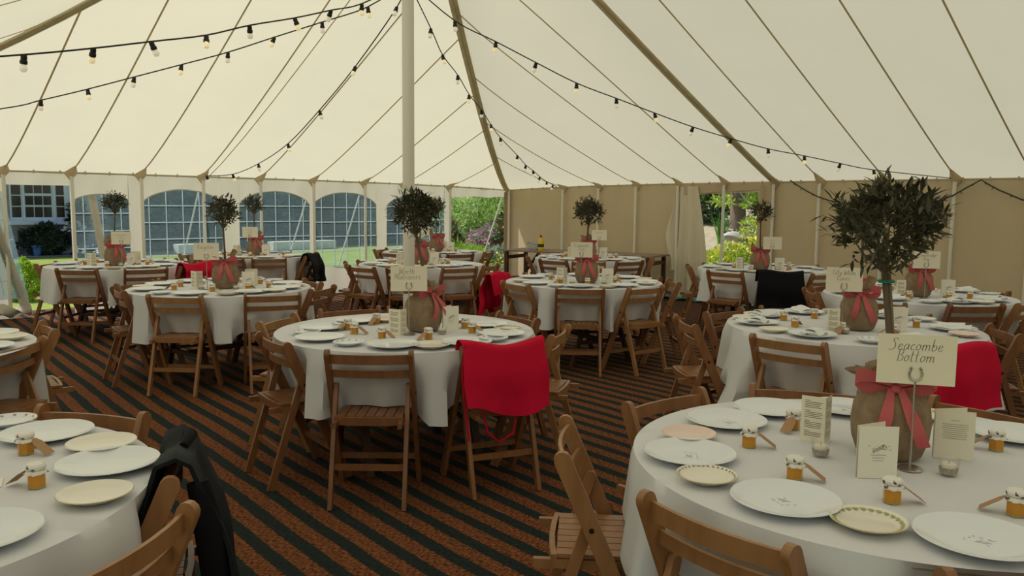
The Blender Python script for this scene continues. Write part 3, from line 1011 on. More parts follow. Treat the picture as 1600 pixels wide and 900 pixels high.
shrub('low_shrub', 'dark low shrub at the foot of the garden tree', 'shrub', (G(1150, 19.0), 19.0, 0.62), (0.28, 0.3, 0.14), 600, 0.09, 'darkgreen')
yc = thing('yucca', 'tall sword leaved green clump beside the garden path', 'plant', (G(1125, 18.4), 18.4, 0.52))
for k in range(46):
    a, tilt = random.random() * 2 * PI, 0.06 + 0.30 * random.random()
    L = 0.55 + 0.32 * random.random()
    bb = MB()
    wv = Vector((-math.sin(a), math.cos(a), 0))
    bb.sheet(lambda q, c: Vector((math.cos(a) * (0.05 + tilt * c * c * L), math.sin(a) * (0.05 + tilt * c * c * L), c * L)) + wv * (q - 0.5) * 0.06 * (1.05 - c), 2, 5, 0.006)
    link('leaf', bb.mesh('leaf', M['sword']), yc)
tr = thing('garden_tree', 'grey brown tree trunk standing in the garden path', 'tree', (G(1150.5, 20.3), 20.3, 0.95))
b = MB(); b.tube([(0, 0, -0.5), (0.0, 0, 0.3), (-0.03, 0, 1.4), (0.1, 0.1, 3.2)], [0.24, 0.20, 0.16, 0.1], 12)
link('trunk', b.mesh('trunk', M['trunk']), tr)
p, d = blob(2600, (1.7, 1.7, 1.0)); p[:, 2] += 3.9
f = link('foliage', cloud_mesh('foliage', [leaf_cloud(p, 0.24, 0.5, 0.1, d) + (0,)], [M['juniper']]), tr); f['kind'] = 'stuff'
b = MB(); b.add([(2.6, 15.6, -0.02), (9, 15.6, -0.02), (10, 19.5, 0.85), (2.6, 19.5, 0.85), (13, 26, 1.5), (2.6, 26, 1.5)], [(0, 1, 2, 3), (3, 2, 4, 5)])
tag(link('garden_path', b.mesh('garden_path', M['gravel'], 0)), 'pale gravel slope beyond the flower doorway', kind='structure')
b = MB()
b.sheet(lambda a, c: Vector((G(1152, 17.6) + (a - .5) * 0.62, 17.5 + 0.25 * c, 0.78 + 0.10 * math.sin(PI * a) * math.sin(PI * c) + 0.02 * math.sin(a * 9))), 10, 6, 0.16)
tag(link('rock', b.mesh('rock', M['stone'])), 'pale flat rock in front of the garden tree', 'rock')
b = MB(); b.tube([W3(5.0, -0.05, 1.80), W3(5.12, -1.2, 0.95), W3(5.22, -2.2, -0.02)], 0.012, 6)
tag(link('guy_rope', b.mesh('guy_rope', M['rope'])), 'grey guy rope slanting across the flower doorway', 'rope')
b = MB(); b.tube([(G(1166, 15.2), 15.2, 0.72), (G(1180, 14.8), 14.8, 0.22)], [0.035, 0.05], 8)
tag(link('wooden_stake', b.mesh('wooden_stake', M['trunk'])), 'grey leaning stake among the yellow flowers', 'stake')

# trees closing the view beyond the garden
for i, (x, y, r_, h, mt) in enumerate([(-21, 40, 2.5, 5, 'darkgreen'), (-14.5, 42, 2.5, 5.5, 'hedge'), (-8.5, 43, 2.5, 5, 'darkgreen'), (-2.2, 37, 2.5, 4.6, 'darkgreen'), (3.4, 34.5, 2.4, 5, 'darkgreen'), (9, 31.5, 2.5, 5.4, 'juniper'), (14.6, 29.5, 2.5, 5.4, 'darkgreen'), (-27, 36, 2.5, 5, 'darkgreen')]):
    t_ = thing('garden_tree', ['dark broad tree beyond the house roof', 'blue green tree behind the hedge', 'dark tree behind the end of the hedge', 'dark tree above the orange flowers', 'dark tree behind the upper juniper', 'fresh green tree beyond the gravel path', 'dark tree beyond the right end of the garden', 'dark tree far behind the house'][i], 'tree', (x, y, 0))
    b = MB(); b.tube([(0, 0, -0.05), (0.1, 0, h * 0.4), (0, 0.1, h * 0.8)], [0.3, 0.22, 0.08], 10)
    link('trunk', b.mesh('trunk', M['trunk']), t_)
    p, d = blob(2200, (r_, r_, h * 0.48), 0.5); p[:, 2] += h * 0.5
    f = link('foliage', cloud_mesh('foliage', [leaf_cloud(p, 0.5, 0.55, 0.1, d) + (0,)], [M[mt]]), t_); f['kind'] = 'stuff'

# ------------------------------------------------------------------ tables
#   id: (centre x, y, phrase used in labels, chairs [(angle from the centre, distance of the chair back, twist)])
TABLES = {
    'T1': (1.14, 2.39, 'Seacombe Bottom table', [(-141, .86, 0), (171, .99, 4), (128, .89, 0), (86, .87, -12), (41, .85, -6), (-93, .80, 8)]),
    'T2': (-1.72, 1.98, 'table with the navy jacket chair', [(73, .86, 4), (-17, .95, 6), (22, .82, -3)]),
    'T3': (-.63, 4.80, 'Worth Matravers table', [(-95, .85, 5), (-144, .82, 0), (162, .90, 4), (122, .94, -2), (92, .90, 8), (37, .85, -2), (-8, .93, -8), (-47, .85, -20)]),
    'T4': (-3.23, 3.97, 'half-seen table cut by the left edge', [(53, .90, -15), (8, .74, -10), (105, .95, 0)]),
    'T5': (-2.54, 7.05, 'Kingston table', [(-149, .82, 6), (-95, .82, 2), (-45, .91, -24), (-8, .94, -6), (34, .84, 0), (82, .84, 0), (134, .84, -10), (168, .86, -6)]),
    'T6': (2.15, 5.10, 'Tilly Whim Caves table', [(-134, .90, 0), (139, .88, -8), (98, .84, -4), (178, 1.05, 6), (-15, .88, 6), (-82, .98, 12), (45, .85, -10)]),
    'T7': (.70, 7.92, 'Freshwater Steps table', [(-146, .82, 0), (-97, .82, 6), (-54, .86, 0), (-6, .88, 8), (36, .86, 0), (86, .84, 0), (146, .86, -10)]),
    'T8': (-4.56, 9.38, 'table beside the house doorway', [(-174, .80, -4), (-92, .86, 2), (-47, .92, -12), (-12, 1.0, -10), (134, .84, 0), (52, .84, 0), (92, .84, 0)]),
    'T9': (-3.56, 11.2, 'table in front of the clear windows', [(-60, .84, -15), (-96, .84, 0), (-10, .84, 4), (178, .92, -10), (130, .84, 0), (85, .84, 0), (-140, .84, 0)]),
    'T10': (-1.12, 9.98, 'table behind the tent pole', [(-166, .92, 0), (-128, .98, 0), (-95, .92, 0), (-55, .92, -8), (-22, .95, 0), (150, .84, 0), (92, .84, 0)]),
    'T11': (-1.22, 12.5, 'far table near the shrub opening', [(163, .9, 0), (-130, .9, 0), (-92, .86, 0), (-58, .9, 0), (-14, .9, 0), (95, .84, 0)]),
    'T12': (1.08, 11.35, 'far table beside the bare trestle', [(-127, .92, 0), (-96, .90, 0), (-60, .92, 0), (-178, .88, 0), (-8, .88, 0), (132, .80, 0), (80, .80, 0)]),
    'T13': (3.0, 9.70, 'table beside the flower doorway', [(172, .88, 0), (-133, .94, 0), (-96, .92, 0), (-62, .95, 0), (118, .82, 0), (66, .82, 0), (12, .86, 0)]),
    'T14': (3.50, 6.98, 'Kimmeridge Bay table', [(-87, .84, 0), (-134, .94, 0), (-50, .86, 0), (174, .90, 0), (94, .84, 0), (136, .86, 0), (22, .86, 0)]),
}
SIDES = {0: 'right', 45: 'back right', 90: 'back', 135: 'back left', 180: 'left', -135: 'front left', -90: 'front', -45: 'front right'}


def sides_for(angles):
    """One of eight sides for each angle, no side used twice."""
    out, used = {}, set()
    for a in angles:
        best = sorted(SIDES, key=lambda k: abs((a - k + 180) % 360 - 180))
        k = next(q for q in best if q not in used)
        used.add(k); out[a] = SIDES[k]
    return out


# ---- folding chair, local frame: +y towards the table, origin on the floor under the top of the back
def rail_pt(z):
    return 0.34 * (1 - z / 0.78)


def bar_profile(b, x0, x1, top, bot, w, round_top=True):
    """Flat bar in the yz plane from bot to top (y, z), w across, between x0 and x1, rounded at the top."""
    ty, tz = top; by, bz = bot
    d = Vector((ty - by, tz - bz)).normalized()
    n = Vector((-d.y, d.x))
    pts = [Vector(bot) + n * w / 2, Vector(bot) - n * w / 2]
    if round_top:
        c = Vector(top) - d * w / 2
        for k in range(7):
            a = -PI / 2 + PI * k / 6
            pts.append(c - n * (-math.sin(a)) * -1 * w / 2 * 1 + d * math.cos(a) * w / 2 if False else c + n * math.sin(a) * w / 2 + d * math.cos(a) * w / 2)
    else:
        pts += [Vector(top) - n * w / 2, Vector(top) + n * w / 2]
    pts = [(p.x, max(0.0, p.y)) for p in pts]
    m_ = len(pts)
    vs_ = [(x0, y, z) for y, z in pts] + [(x1, y, z) for y, z in pts]
    fs = [tuple(range(m_)), tuple(range(2 * m_ - 1, m_ - 1, -1))]
    for k in range(m_):
        k2 = (k + 1) % m_
        fs.append((k2, k, k + m_, k2 + m_))
    b.add(vs_, fs)


def chair_template(mt, detail):
    T = []
    for sx in (-1, 1):
        b = MB(); bar_profile(b, sx * 0.22, sx * 0.197, (0.0, 0.785), (rail_pt(0), 0), 0.052)
        T.append(('back_post', b.mesh('back_post', M[mt], 30), None, []))
    for sx in (-1, 1):
        b = MB(); bar_profile(b, sx * 0.193, sx * 0.172, (0.105, 0.60), (-0.085, 0), 0.036)
        T.append(('rear_leg', b.mesh('rear_leg', M[mt], 30), None, []))
    for zc, h in ((0.736, 0.048), (0.657, 0.038)):
        b = MB()
        y0 = rail_pt(zc) + 0.004
        b.sweep([(x, y0 - 0.026 * (1 - (x / 0.2) ** 2), zc) for x in (-0.2, -0.16, -0.11, -0.055, 0, 0.055, 0.11, 0.16, 0.2)], 0.012, h)
        T.append(('back_slat', b.mesh('back_slat', M[mt], 30), None, []))
    if detail:
        for k in range(7):
            x = -0.144 + 0.048 * k
            b = MB(); b.box((x - 0.0215, -0.005, 0.440), (x + 0.0215, 0.365, 0.453))
            T.append(('seat_slat', b.mesh('seat_slat', M[mt], 30), None, []))
    else:
        b = MB(); b.box((-0.168, -0.005, 0.440), (0.168, 0.365, 0.453))
        T.append(('seat', b.mesh('seat', M[mt], 30), None, []))
    b = MB(); b.sweep([(x, -0.012 - 0.012 * (1 - (x / 0.17) ** 2), 0.432) for x in (-0.17, -0.1, 0, 0.1, 0.17)], 0.018, 0.040)
    T.append(('seat_rail', b.mesh('seat_rail', M[mt], 30), None, []))
    b = MB(); b.box((-0.168, 0.35, 0.412), (0.168, 0.37, 0.440))
    T.append(('seat_rail', b.mesh('seat_rail', M[mt], 30), None, []))
    for sx in (-1, 1):
        b = MB(); b.box((min(sx * 0.150, sx * 0.17), -0.075, 0.408), (max(sx * 0.150, sx * 0.17), 0.36, 0.436))
        T.append(('seat_bearer', b.mesh('seat_bearer', M[mt], 30), None, []))
    yl = -0.085 + 0.19 * (0.20 / 0.60)
    b = MB(); b.box((-0.174, yl - 0.008, 0.183), (0.174, yl + 0.008, 0.213))
    T.append(('stretcher', b.mesh('stretcher', M[mt], 30), None, []))
    b = MB(); b.box((-0.198, rail_pt(0.17) - 0.008, 0.155), (0.198, rail_pt(0.17) + 0.008, 0.185))
    T.append(('stretcher', b.mesh('stretcher', M[mt], 30), None, []))
    if detail:
        for sx in (-1, 1):
            b = MB(); b.tube([(sx * 0.1965, 0.10, 0.552), (sx * 0.2235, 0.10, 0.552)], 0.008, 8)
            T.append(('bolt', b.mesh('bolt', M['bolt']), 'dark bolt through the post', []))
    return T


CH_T = {(w, d): chair_template('wood%d' % w, d) for w in range(3) for d in (True, False)}
CHAIR_POS = {}
LOOK = ['tan', 'brown', 'pale']
for tid, (cx, cy, phrase, chairs) in TABLES.items():
    sd = sides_for([c[0] for c in chairs])
    for i, (a, r_, tw) in enumerate(chairs):
        w = random.choice((0, 0, 1, 1, 2)) if tid not in ('T1', 'T2') else random.choice((0, 2))
        det = tid in ('T1', 'T2', 'T3', 'T4', 'T5', 'T6', 'T7')
        ar = R(a)
        loc = (cx + r_ * math.cos(ar), cy + r_ * math.sin(ar), 0.004)
        rot = ar + PI / 2 + R(tw)
        CHAIR_POS[(tid, sd[a])] = (loc, rot)
        spawn(CH_T[(w, det)], 'folding_chair', 'wooden folding chair at the %s of the %s' % (sd[a], phrase), 'chair', loc, rot, 'chairs at the ' + phrase)

# ---- table, cloth
tb = MB(); tb.lathe([(0, 0.732), (0.742, 0.732), (0.744, 0.752), (0, 0.752)], 48)
TOP_ME = tb.mesh('table_top', M['plank'])
LEG_T = [('table_top', TOP_ME, None, [])]
for sx in (-1, 1):
    for sy in (-1, 1):
        b = MB(); b.sweep([(sx * 0.33, sy * 0.06, 0.735), (sx * 0.33, sy * 0.33, 0.0)], 0.045, 0.03)
        LEG_T.append(('leg', b.mesh('leg', M['darkwood']), None, []))
    b = MB(); b.box((sx * 0.33 - 0.015, -0.26, 0.20), (sx * 0.33 + 0.015, 0.26, 0.235))
    LEG_T.append(('stretcher', b.mesh('stretcher', M['darkwood']), None, []))
b = MB(); b.box((-0.33, -0.02, 0.21), (0.33, 0.02, 0.245))
LEG_T.append(('stretcher', b.mesh('stretcher', M['darkwood']), None, []))

FLARE = {'T6': [(-160, 0.16), (-22, 0.22), (-110, 0.03)], 'T8': [(-115, 0.05)], 'T13': [(-160, .05)], 'T5': [(-120, .02)], 'T1': [(-165, 0.03)]}


def cloth_mesh(tid, cx, cy, chairs):
    b = MB()
    ph = random.random() * 6
    n, rows = 160, 12
    Rt = 0.76
    info = [(R(a), r_) for a, r_, tw in chairs]

    def hem(th):
        q = 0.385 + 0.012 * math.sin(3 * th + ph)
        for a, r_ in info:
            d = abs((th - a + PI) % (2 * PI) - PI)
            k = 1 - sm((d - R(13)) / R(8))
            q = max(q, q + k * (0.462 + 0.05 * 0 - q))
        for a, amp in FLARE.get(tid, []):
            d = abs((th - R(a) + PI) % (2 * PI) - PI)
            q -= 0.05 * math.exp(-(d / R(14)) ** 2) * (1 if amp > 0.1 else 0)
        return q

    def fn(a, c):
        th = 2 * PI * a
        if c <= 0.25:                                   # flat top and rounded edge
            rr = Rt * c / 0.25
            return (rr * math.cos(th), rr * math.sin(th), 0.7625 - (0.004 if c > 0.249 else 0))
        s_ = (c - 0.25) / 0.75
        h = hem(th)
        z = 0.757 - (0.757 - h) * s_
        fold = 0.016 * math.sin(9 * th + ph) + 0.012 * math.sin(17 * th + 2 * ph) + 0.006 * math.sin(31 * th + ph)
        rr = Rt + (0.010 + 0.25 * fold) * min(1, s_ * 5) + (0.8 * fold + 0.02) * s_
        for fa, amp in FLARE.get(tid, []):
            d = abs((th - R(fa) + PI) % (2 * PI) - PI)
            rr += amp * s_ ** 1.3 * math.exp(-(d / R(13)) ** 2)
        for ca, rc in info:
            d = abs((th - ca + PI) % (2 * PI) - PI)
            lim = rc - 0.436 * (0.78 - z) - 0.045 + 0.6 * sm((d - R(17.5)) / R(7)) + 0.012 * math.sin(23 * th + ph) * s_
            rr = min(rr, lim)
        return (rr * math.cos(th), rr * math.sin(th), z)
    b.grid(fn, n, rows + 4, closed=True)
    return b.mesh('tablecloth', M['cloth'], 70)


# ---- tableware templates
def plate_mesh(r_, mats, mis_rim=0, h=0.018):
    b = MB()
    prof = [(0, 0.0), (r_ * 0.55, 0.0), (r_ * 0.62, 0.003), (r_ * 0.97, h), (r_, h + 0.001), (r_ * 0.985, h + 0.003), (r_ * 0.80, h * 0.62), (r_ * 0.70, h * 0.45), (r_ * 0.62, 0.0065), (0, 0.0055)]
    mis = [0, 0, 0, mis_rim, mis_rim, 0, 0, 0, 0]
    b.lathe(prof, 40, mis=mis)
    return b, prof


def plate_tpl(r_, base, rim=None, motif=None, band=None):
    T = []
    b, _ = plate_mesh(r_, None, 1 if rim else 0)
    T.append(('plate_body', b.mesh('plate_body', [M[base], M[rim or base]]), None, []))
    if motif:
        q = MB()
        for k in range(16):
            a = random.random() * 6.3
            c = Vector((random.gauss(0.01, 0.016), random.gauss(0, 0.009), 0.0066 + 0.00003 * k))
            l, w = 0.006 + 0.006 * random.random(), 0.0022
            t, n_ = Vector((math.cos(a), math.sin(a), 0)), Vector((-math.sin(a), math.cos(a), 0))
            q.add([c - t * l, c - n_ * w, c + t * l, c + n_ * w], [(0, 1, 2, 3)])
        T.append(('motif', q.mesh('motif', M[motif]), 'faint printed motif', []))
    if band:
        q = MB()
        nn = band[1]
        for k in range(nn):
            a = 2 * PI * k / nn
            rr = r_ * band[2]
            c = Vector((rr * math.cos(a), rr * math.sin(a), 0.0112 + (band[2] - 0.80) / 0.185 * 0.0098 + 0.0012))
            t = Vector((-math.sin(a), math.cos(a), 0)); o = Vector((math.cos(a), math.sin(a), 0.28))
            w, h = band[3], band[4]
            q.add([c - t * w - o * h * .2, c + o * h, c + t * w + o * h * .2, c - o * h], [(0, 3, 2, 1)])
        T.append(('rim_pattern', q.mesh('rim_pattern', M[band[0]]), 'printed pattern round the rim', []))
    return T


P_DIN = plate_tpl(0.137, 'china', motif='grey_print')
P_DIN2 = plate_tpl(0.137, 'china')
P_SIDE = {'plain': plate_tpl(0.086, 'china'), 'pink': plate_tpl(0.088, 'china_pink'), 'gilt': plate_tpl(0.090, 'china_cream', rim='gold'),
          'dots': plate_tpl(0.083, 'china_cream', rim='gold', band=('dot_print', 34, 0.91, 0.0042, 0.0042)),
          'leafy': plate_tpl(0.088, 'china_cream', rim='gold', band=('olive_print', 26, 0.86, 0.009, 0.007)),
          'rose': plate_tpl(0.083, 'china', band=('rose_print', 12, 0.88, 0.006, 0.006)),
          'cream': plate_tpl(0.100, 'china_cream')}


def jar_tpl(tag_dir):
    T = []
    b = MB()
    n = 6
    b.lathe([(0, 0.003), (0.0195, 0.003), (0.0205, 0.006), (0.0205, 0.034), (0.017, 0.040), (0, 0.040)], 6, mis=[0] * 5)
    T.append(('honey_jar', b.mesh('honey_jar', M['honey'], 20), None, []))
    b = MB(); b.lathe([(0, 0), (0.0205, 0), (0.021, 0.002), (0.0205, 0.0055), (0, 0.0055)], 6)
    T[0][3].append(('jar_foot', b.mesh('jar_foot', M['jarfoot'], 20)))
    b = MB()
    b.lathe([(0.024, 0.034), (0.0225, 0.040), (0.019, 0.0435), (0.0215, 0.047), (0.0225, 0.053), (0.019, 0.0575), (0, 0.058)], 22, fn=lambda t, i: 1 + ((0.16 * math.sin(8 * t) if i == 0 else 0.07 * math.sin(8 * t) if i == 1 else 0.02 * math.sin(5 * t))))
    T.append(('cloth_cap', b.mesh('cloth_cap', M['cap']), 'white cap cloth with dark spots', []))
    b = MB()
    b.lathe([(0.0192, 0.0422), (0.0208, 0.0435), (0.0192, 0.0448)], 16)
    T.append(('string', b.mesh('string', M['web']), None, []))
    ca, sa = math.cos(tag_dir), math.sin(tag_dir)
    d = Vector((ca, sa, 0)); t = Vector((-sa, ca, 0))
    b = MB()
    b.sheet(lambda q, c: d * (0.021 + 0.050 * c) + t * ((q - .5) * 0.032 * min(1, 0.45 + c * 4) + 0.006) + Vector((0, 0, 0.041 - 0.036 * c)), 2, 4, 0.001)
    T.append(('tag', b.mesh('tag', M['kraft']), 'brown paper tag', []))
    return T


JARS = [jar_tpl(a) for a in (-0.4, 2.7, -2.2, 0.9)]


def text_lines(b, w, z0, z1, n, y, x0=0.0):
    """Printed lines of a menu as thin flat strips."""
    for k in range(n):
        if k % 4 == 3:
            continue
        z = z1 - (z1 - z0) * k / n
        ww = w * (0.5 if k % 4 == 0 else 0.75 + 0.25 * random.random())
        b.add([(x0, y, z), (x0 + ww, y, z), (x0 + ww, y, z + 0.0018), (x0, y, z + 0.0018)], [(0, 1, 2, 3)])


def menu_tpl(kind):
    T = []
    if kind == 'trifold':
        w, h = 0.075, 0.148
        for k, (p, q) in enumerate([((-0.05, -0.01), (0.02, -0.035)), ((0.02, -0.035), (0.045, 0.02))]):
            b = MB(); b.sweep([(p[0], p[1], h / 2), (q[0], q[1], h / 2)], 0.0009, h)
            part = ('card_leaf', b.mesh('card_leaf', M['card']), None, [])
            d = Vector((q[0] - p[0], q[1] - p[1], 0)); L = d.length; d.normalize(); n = Vector((d.y, -d.x, 0))
            tb_ = MB()
            for i in range(22):
                if i % 6 == 5: continue
                z = h * 0.90 - i * h * 0.037
                l = L * (0.22 if i % 6 == 0 else 0.6 + 0.15 * random.random())
                a = Vector((p[0], p[1], 0)) + d * L * 0.15 + n * 0.0008
                c = a + d * l
                tb_.add([(a.x, a.y, z), (c.x, c.y, z), (c.x, c.y, z + 0.0016), (a.x, a.y, z + 0.0016)], [(0, 1, 2, 3)])
            part[3].append(('printed_lines', tb_.mesh('printed_lines', M['ink_pale'] if k else M['ink'])))
            T.append(part)
    else:
        w, h = 0.105, 0.148
        for k, (y0, y1) in enumerate(((-0.03, -0.006), (0.03, 0.006))):
            b = MB()
            pts = [(-w / 2, y0), (w / 2, y1 if False else y0 * 0.2)] if False else None
            b.sheet(lambda a, c, y0=y0: Vector((-w / 2 + w * a, y0 * (0.15 + 0.85 * a) , h * c)), 1, 1, 0.0009)
            part = ('card_leaf', b.mesh('card_leaf', M['card_white'] if kind == 'etched' else M['card']), None, [])
            if k == 0:
                q = MB()
                yy = lambda x: y0 * (0.15 + 0.85 * (x + w / 2) / w) - 0.0012
                if kind == 'etched':
                    for i in range(70):
                        x = random.gauss(0.0, 0.014); z = 0.085 + random.gauss(0, 0.006) + 0.004 * math.sin(x * 160)
                        l = 0.003 + 0.006 * random.random()
                        q.add([(x, yy(x), z), (x + l, yy(x + l), z + random.gauss(0, 0.002)), (x + l, yy(x + l), z + 0.0014)], [(0, 1, 2)])
                    for i in range(3):
                        z = 0.066 - 0.008 * i; l = 0.02 - 0.003 * i
                        q.add([(-l, yy(-l), z), (l, yy(l), z), (l, yy(l), z + 0.0015), (-l, yy(-l), z + 0.0015)], [(0, 1, 2, 3)])
                else:
                    for i in range(9):
                        z = 0.118 - i * 0.0062 - (0.006 if i > 0 else 0); l = 0.012 if i == 0 else 0.036 - 0.006 * random.random()
                        q.add([(-l, yy(-l), z), (l, yy(l), z), (l, yy(l), z + 0.0015), (-l, yy(-l), z + 0.0015)], [(0, 1, 2, 3)])
                part[3].append(('printed_lines', q.mesh('printed_lines', M['ink_pale'])))
            T.append(part)
    return T


MENUS = {k: menu_tpl(k) for k in ('trifold', 'etched', 'reading')}
TEA = []
b = MB(); b.lathe([(0, 0), (0.021, 0), (0.024, 0.004), (0.030, 0.048), (0.031, 0.050), (0.029, 0.050), (0.0225, 0.008), (0, 0.006)], 20)
TEA.append(('tumbler', b.mesh('tumbler', M['glass']), 'clear glass tumbler', []))
b = MB(); b.lathe([(0, 0.0065), (0.0222, 0.0068), (0.0255, 0.022), (0, 0.023)], 18); TEA.append(('sand_fill', b.mesh('sand_fill', M['sand']), None, []))
b = MB(); b.lathe([(0, 0.0232), (0.019, 0.0232), (0.0195, 0.033), (0.017, 0.036), (0, 0.0345)], 18); TEA.append(('candle', b.mesh('candle', M['wax']), None, [('wick', (lambda q: (q.tube([(0, 0, 0.034), (0.001, 0, 0.043)], 0.0008, 5), q.mesh('wick', M['ink']))[1])(MB()))]))
NAP = []
b = MB()
b.sheet(lambda a, c: Vector(((a - .5) * 0.20, (c - .5) * 0.12, 0.006 + 0.020 * math.sin(PI * c) ** .5 * (0.5 + a * .5) + 0.004 * math.sin(a * 9 + c * 5))), 10, 8, 0.006)
NAP.append(('folded_cloth', b.mesh('folded_cloth', M['napkin']), None, []))
b = MB()
b.sheet(lambda a, c: Vector(((a - .5) * 0.15 - .01, (c - .5) * 0.085, 0.016 + 0.022 * math.sin(PI * c) ** .5 * (0.5 + a * .5))), 8, 6, 0.005)
NAP.append(('inner_fold', b.mesh('inner_fold', M['napkin']), None, []))

# ---- handwriting: simple pen strokes for the table name cards
GL = {
    'S': (.55, [[(.5, .85), (.38, 1), (.2, .92), (.17, .75), (.34, .55), (.4, .3), (.3, .06), (.08, -.08), (-.08, .0)]]),
    'B': (.5, [[(.1, 1), (.1, .02)], [(.0, .95), (.3, 1), (.42, .82), (.3, .56), (.12, .52)], [(.12, .52), (.4, .48), (.48, .25), (.32, .02), (.05, .0)]]),
    'W': (.72, [[(0, 1), (.12, .0), (.32, .75)], [(.32, .75), (.46, .0), (.72, 1.0)]]),
    'M': (.68, [[(.0, 0), (.1, .95), (.32, .15)], [(.32, .15), (.54, .95), (.6, .05), (.68, 0)]]),
    'K': (.5, [[(.08, 1), (.08, 0)], [(.46, .95), (.1, .5), (.32, .2), (.52, 0)]]),
    'T': (.5, [[(-.02, .95), (.5, 1)], [(.25, .97), (.22, .0)]]),
    'C': (.5, [[(.48, .82), (.34, .98), (.12, .8), (.04, .4), (.16, .05), (.34, .0), (.5, .15)]]),
    'F': (.45, [[(.12, 1), (.08, -.02)], [(.05, .95), (.46, 1)], [(.1, .55), (.36, .58)]]),
    'P': (.45, [[(.1, 1), (.08, 0)], [(.02, .95), (.34, 1), (.42, .75), (.28, .52), (.1, .5)]]),
    'a': (.46, [[(.38, .45), (.2, .5), (.06, .3), (.08, .05), (.2, .0), (.38, .3), (.38, .45)], [(.38, .45), (.37, .1), (.46, .02)]]),
    'b': (.42, [[(.08, 1), (.06, .05), (.22, .0), (.38, .2), (.32, .46), (.16, .46), (.07, .3)]]),
    'c': (.36, [[(.33, .42), (.2, .5), (.06, .3), (.08, .06), (.2, .0), (.36, .1)]]),
    'd': (.46, [[(.36, .4), (.2, .48), (.06, .3), (.08, .05), (.2, .0), (.36, .25)], [(.38, 1), (.37, .08), (.46, .0)]]),
    'e': (.38, [[(.06, .24), (.3, .32), (.28, .48), (.14, .48), (.05, .25), (.1, .02), (.24, .0), (.38, .12)]]),
    'g': (.44, [[(.36, .45), (.18, .5), (.06, .3), (.1, .06), (.22, .04), (.37, .35)], [(.37, .48), (.36, -.25), (.2, -.42), (.02, -.3)]]),
    'h': (.46, [[(.08, 1), (.06, 0)], [(.07, .3), (.24, .5), (.34, .4), (.34, .06), (.46, .0)]]),
    'i': (.22, [[(.08, .5), (.08, .05), (.2, .0)], [(.1, .72), (.12, .77)]]),
    'k': (.44, [[(.08, 1), (.06, 0)], [(.36, .5), (.1, .24), (.4, 0)]]),
    'l': (.22, [[(.1, 1), (.08, .06), (.2, .0)]]),
    'm': (.68, [[(.04, .5), (.06, 0)], [(.06, .3), (.2, .5), (.3, .4), (.3, 0)], [(.3, .3), (.46, .5), (.56, .4), (.56, .05), (.66, .0)]]),
    'n': (.46, [[(.04, .5), (.06, 0)], [(.06, .3), (.22, .5), (.34, .4), (.34, .05), (.46, .0)]]),
    'o': (.42, [[(.2, .5), (.06, .3), (.08, .05), (.2, .0), (.36, .2), (.32, .45), (.2, .5), (.42, .42)]]),
    'p': (.44, [[(.08, .5), (.05, -.4)], [(.08, .35), (.24, .5), (.38, .3), (.26, .02), (.07, .06)]]),
    'r': (.34, [[(.05, .5), (.06, 0)], [(.06, .3), (.18, .48), (.32, .46)]]),
    's': (.34, [[(.3, .45), (.16, .5), (.1, .38), (.26, .2), (.22, .02), (.02, .02)]]),
    't': (.32, [[(.12, .9), (.1, .06), (.26, .0)], [(-.02, .55), (.3, .6)]]),
    'v': (.40, [[(.02, .5), (.14, .0), (.38, .5)]]),
    'w': (.58, [[(.02, .5), (.12, .0), (.28, .42), (.4, .0), (.56, .5)]]),
    'y': (.42, [[(.04, .5), (.1, .1), (.24, .1), (.36, .5)], [(.37, .5), (.3, -.2), (.14, -.42), (.0, -.32)]]),
    ' ': (.3, []),
}


def write(b, text, xc, z, size, y, wid=0.0016, slant=0.18):
    adv = 0.07
    total = sum(GL[c][0] + adv for c in text) * size
    x = xc - total / 2
    for ch in text:
        w, strokes = GL[ch]
        for st in strokes:
            P = [Vector((x + (px + slant * pz) * size, y, z + pz * size)) for px, pz in st]
            # smooth the stroke a little
            Q = []
            for i in range(len(P) - 1):
                p0, p1, p2, p3 = P[max(i - 1, 0)], P[i], P[i + 1], P[min(i + 2, len(P) - 1)]
                for k in range(3):
                    t = k / 3
                    Q.append(0.5 * ((2 * p1) + (p2 - p0) * t + (2 * p0 - 5 * p1 + 4 * p2 - p3) * t * t + (3 * p1 - p0 - 3 * p2 + p3) * t ** 3))
            Q.append(P[-1])
            for i in range(len(Q) - 1):
                d = (Q[i + 1] - Q[i])
                if d.length < 1e-6: continue
                d.normalize()
                n = Vector((d.z, 0, -d.x)) * wid * (0.35 + 0.65 * abs(d.z)) * 0.5
                a, c = Q[i] - d * wid * .1, Q[i + 1] + d * wid * .1
                b.add([a - n, c - n, c + n, a + n], [(0, 1, 2, 3)])
        x += (w + adv) * size


CARD_ME = (lambda q: (q.box((-0.103, -0.0008, 0.0), (0.103, 0.0008, 0.143)), q.mesh('name_card', M['card']))[1])(MB())
b = MB(); b.lathe([(0, 0), (0.034, 0), (0.036, 0.003), (0.030, 0.007), (0, 0.009)], 24); STAND_BASE = b.mesh('stand_base', M['metal'])
b = MB(); b.tube([(0, 0, 0.008), (0, 0, 0.262)], 0.0032, 8); STAND_ROD = b.mesh('rod', M['metal'])
b = MB()
b.tube([(-0.013, -0.003, 0.294), (-0.017, -0.003, 0.280), (-0.013, -0.003, 0.266), (0, -0.003, 0.260), (0.013, -0.003, 0.266), (0.017, -0.003, 0.280), (0.013, -0.003, 0.294)], 0.0035, 7)
b.lathe([(0, -0.005), (0.005, 0), (0, 0.005)], 8, (-0.012, -0.003, 0.297)); b.lathe([(0, -0.005), (0.005, 0), (0, 0.005)], 8, (0.012, -0.003, 0.297))
STAND_CLIP = b.mesh('horseshoe_clip', M['metal'])


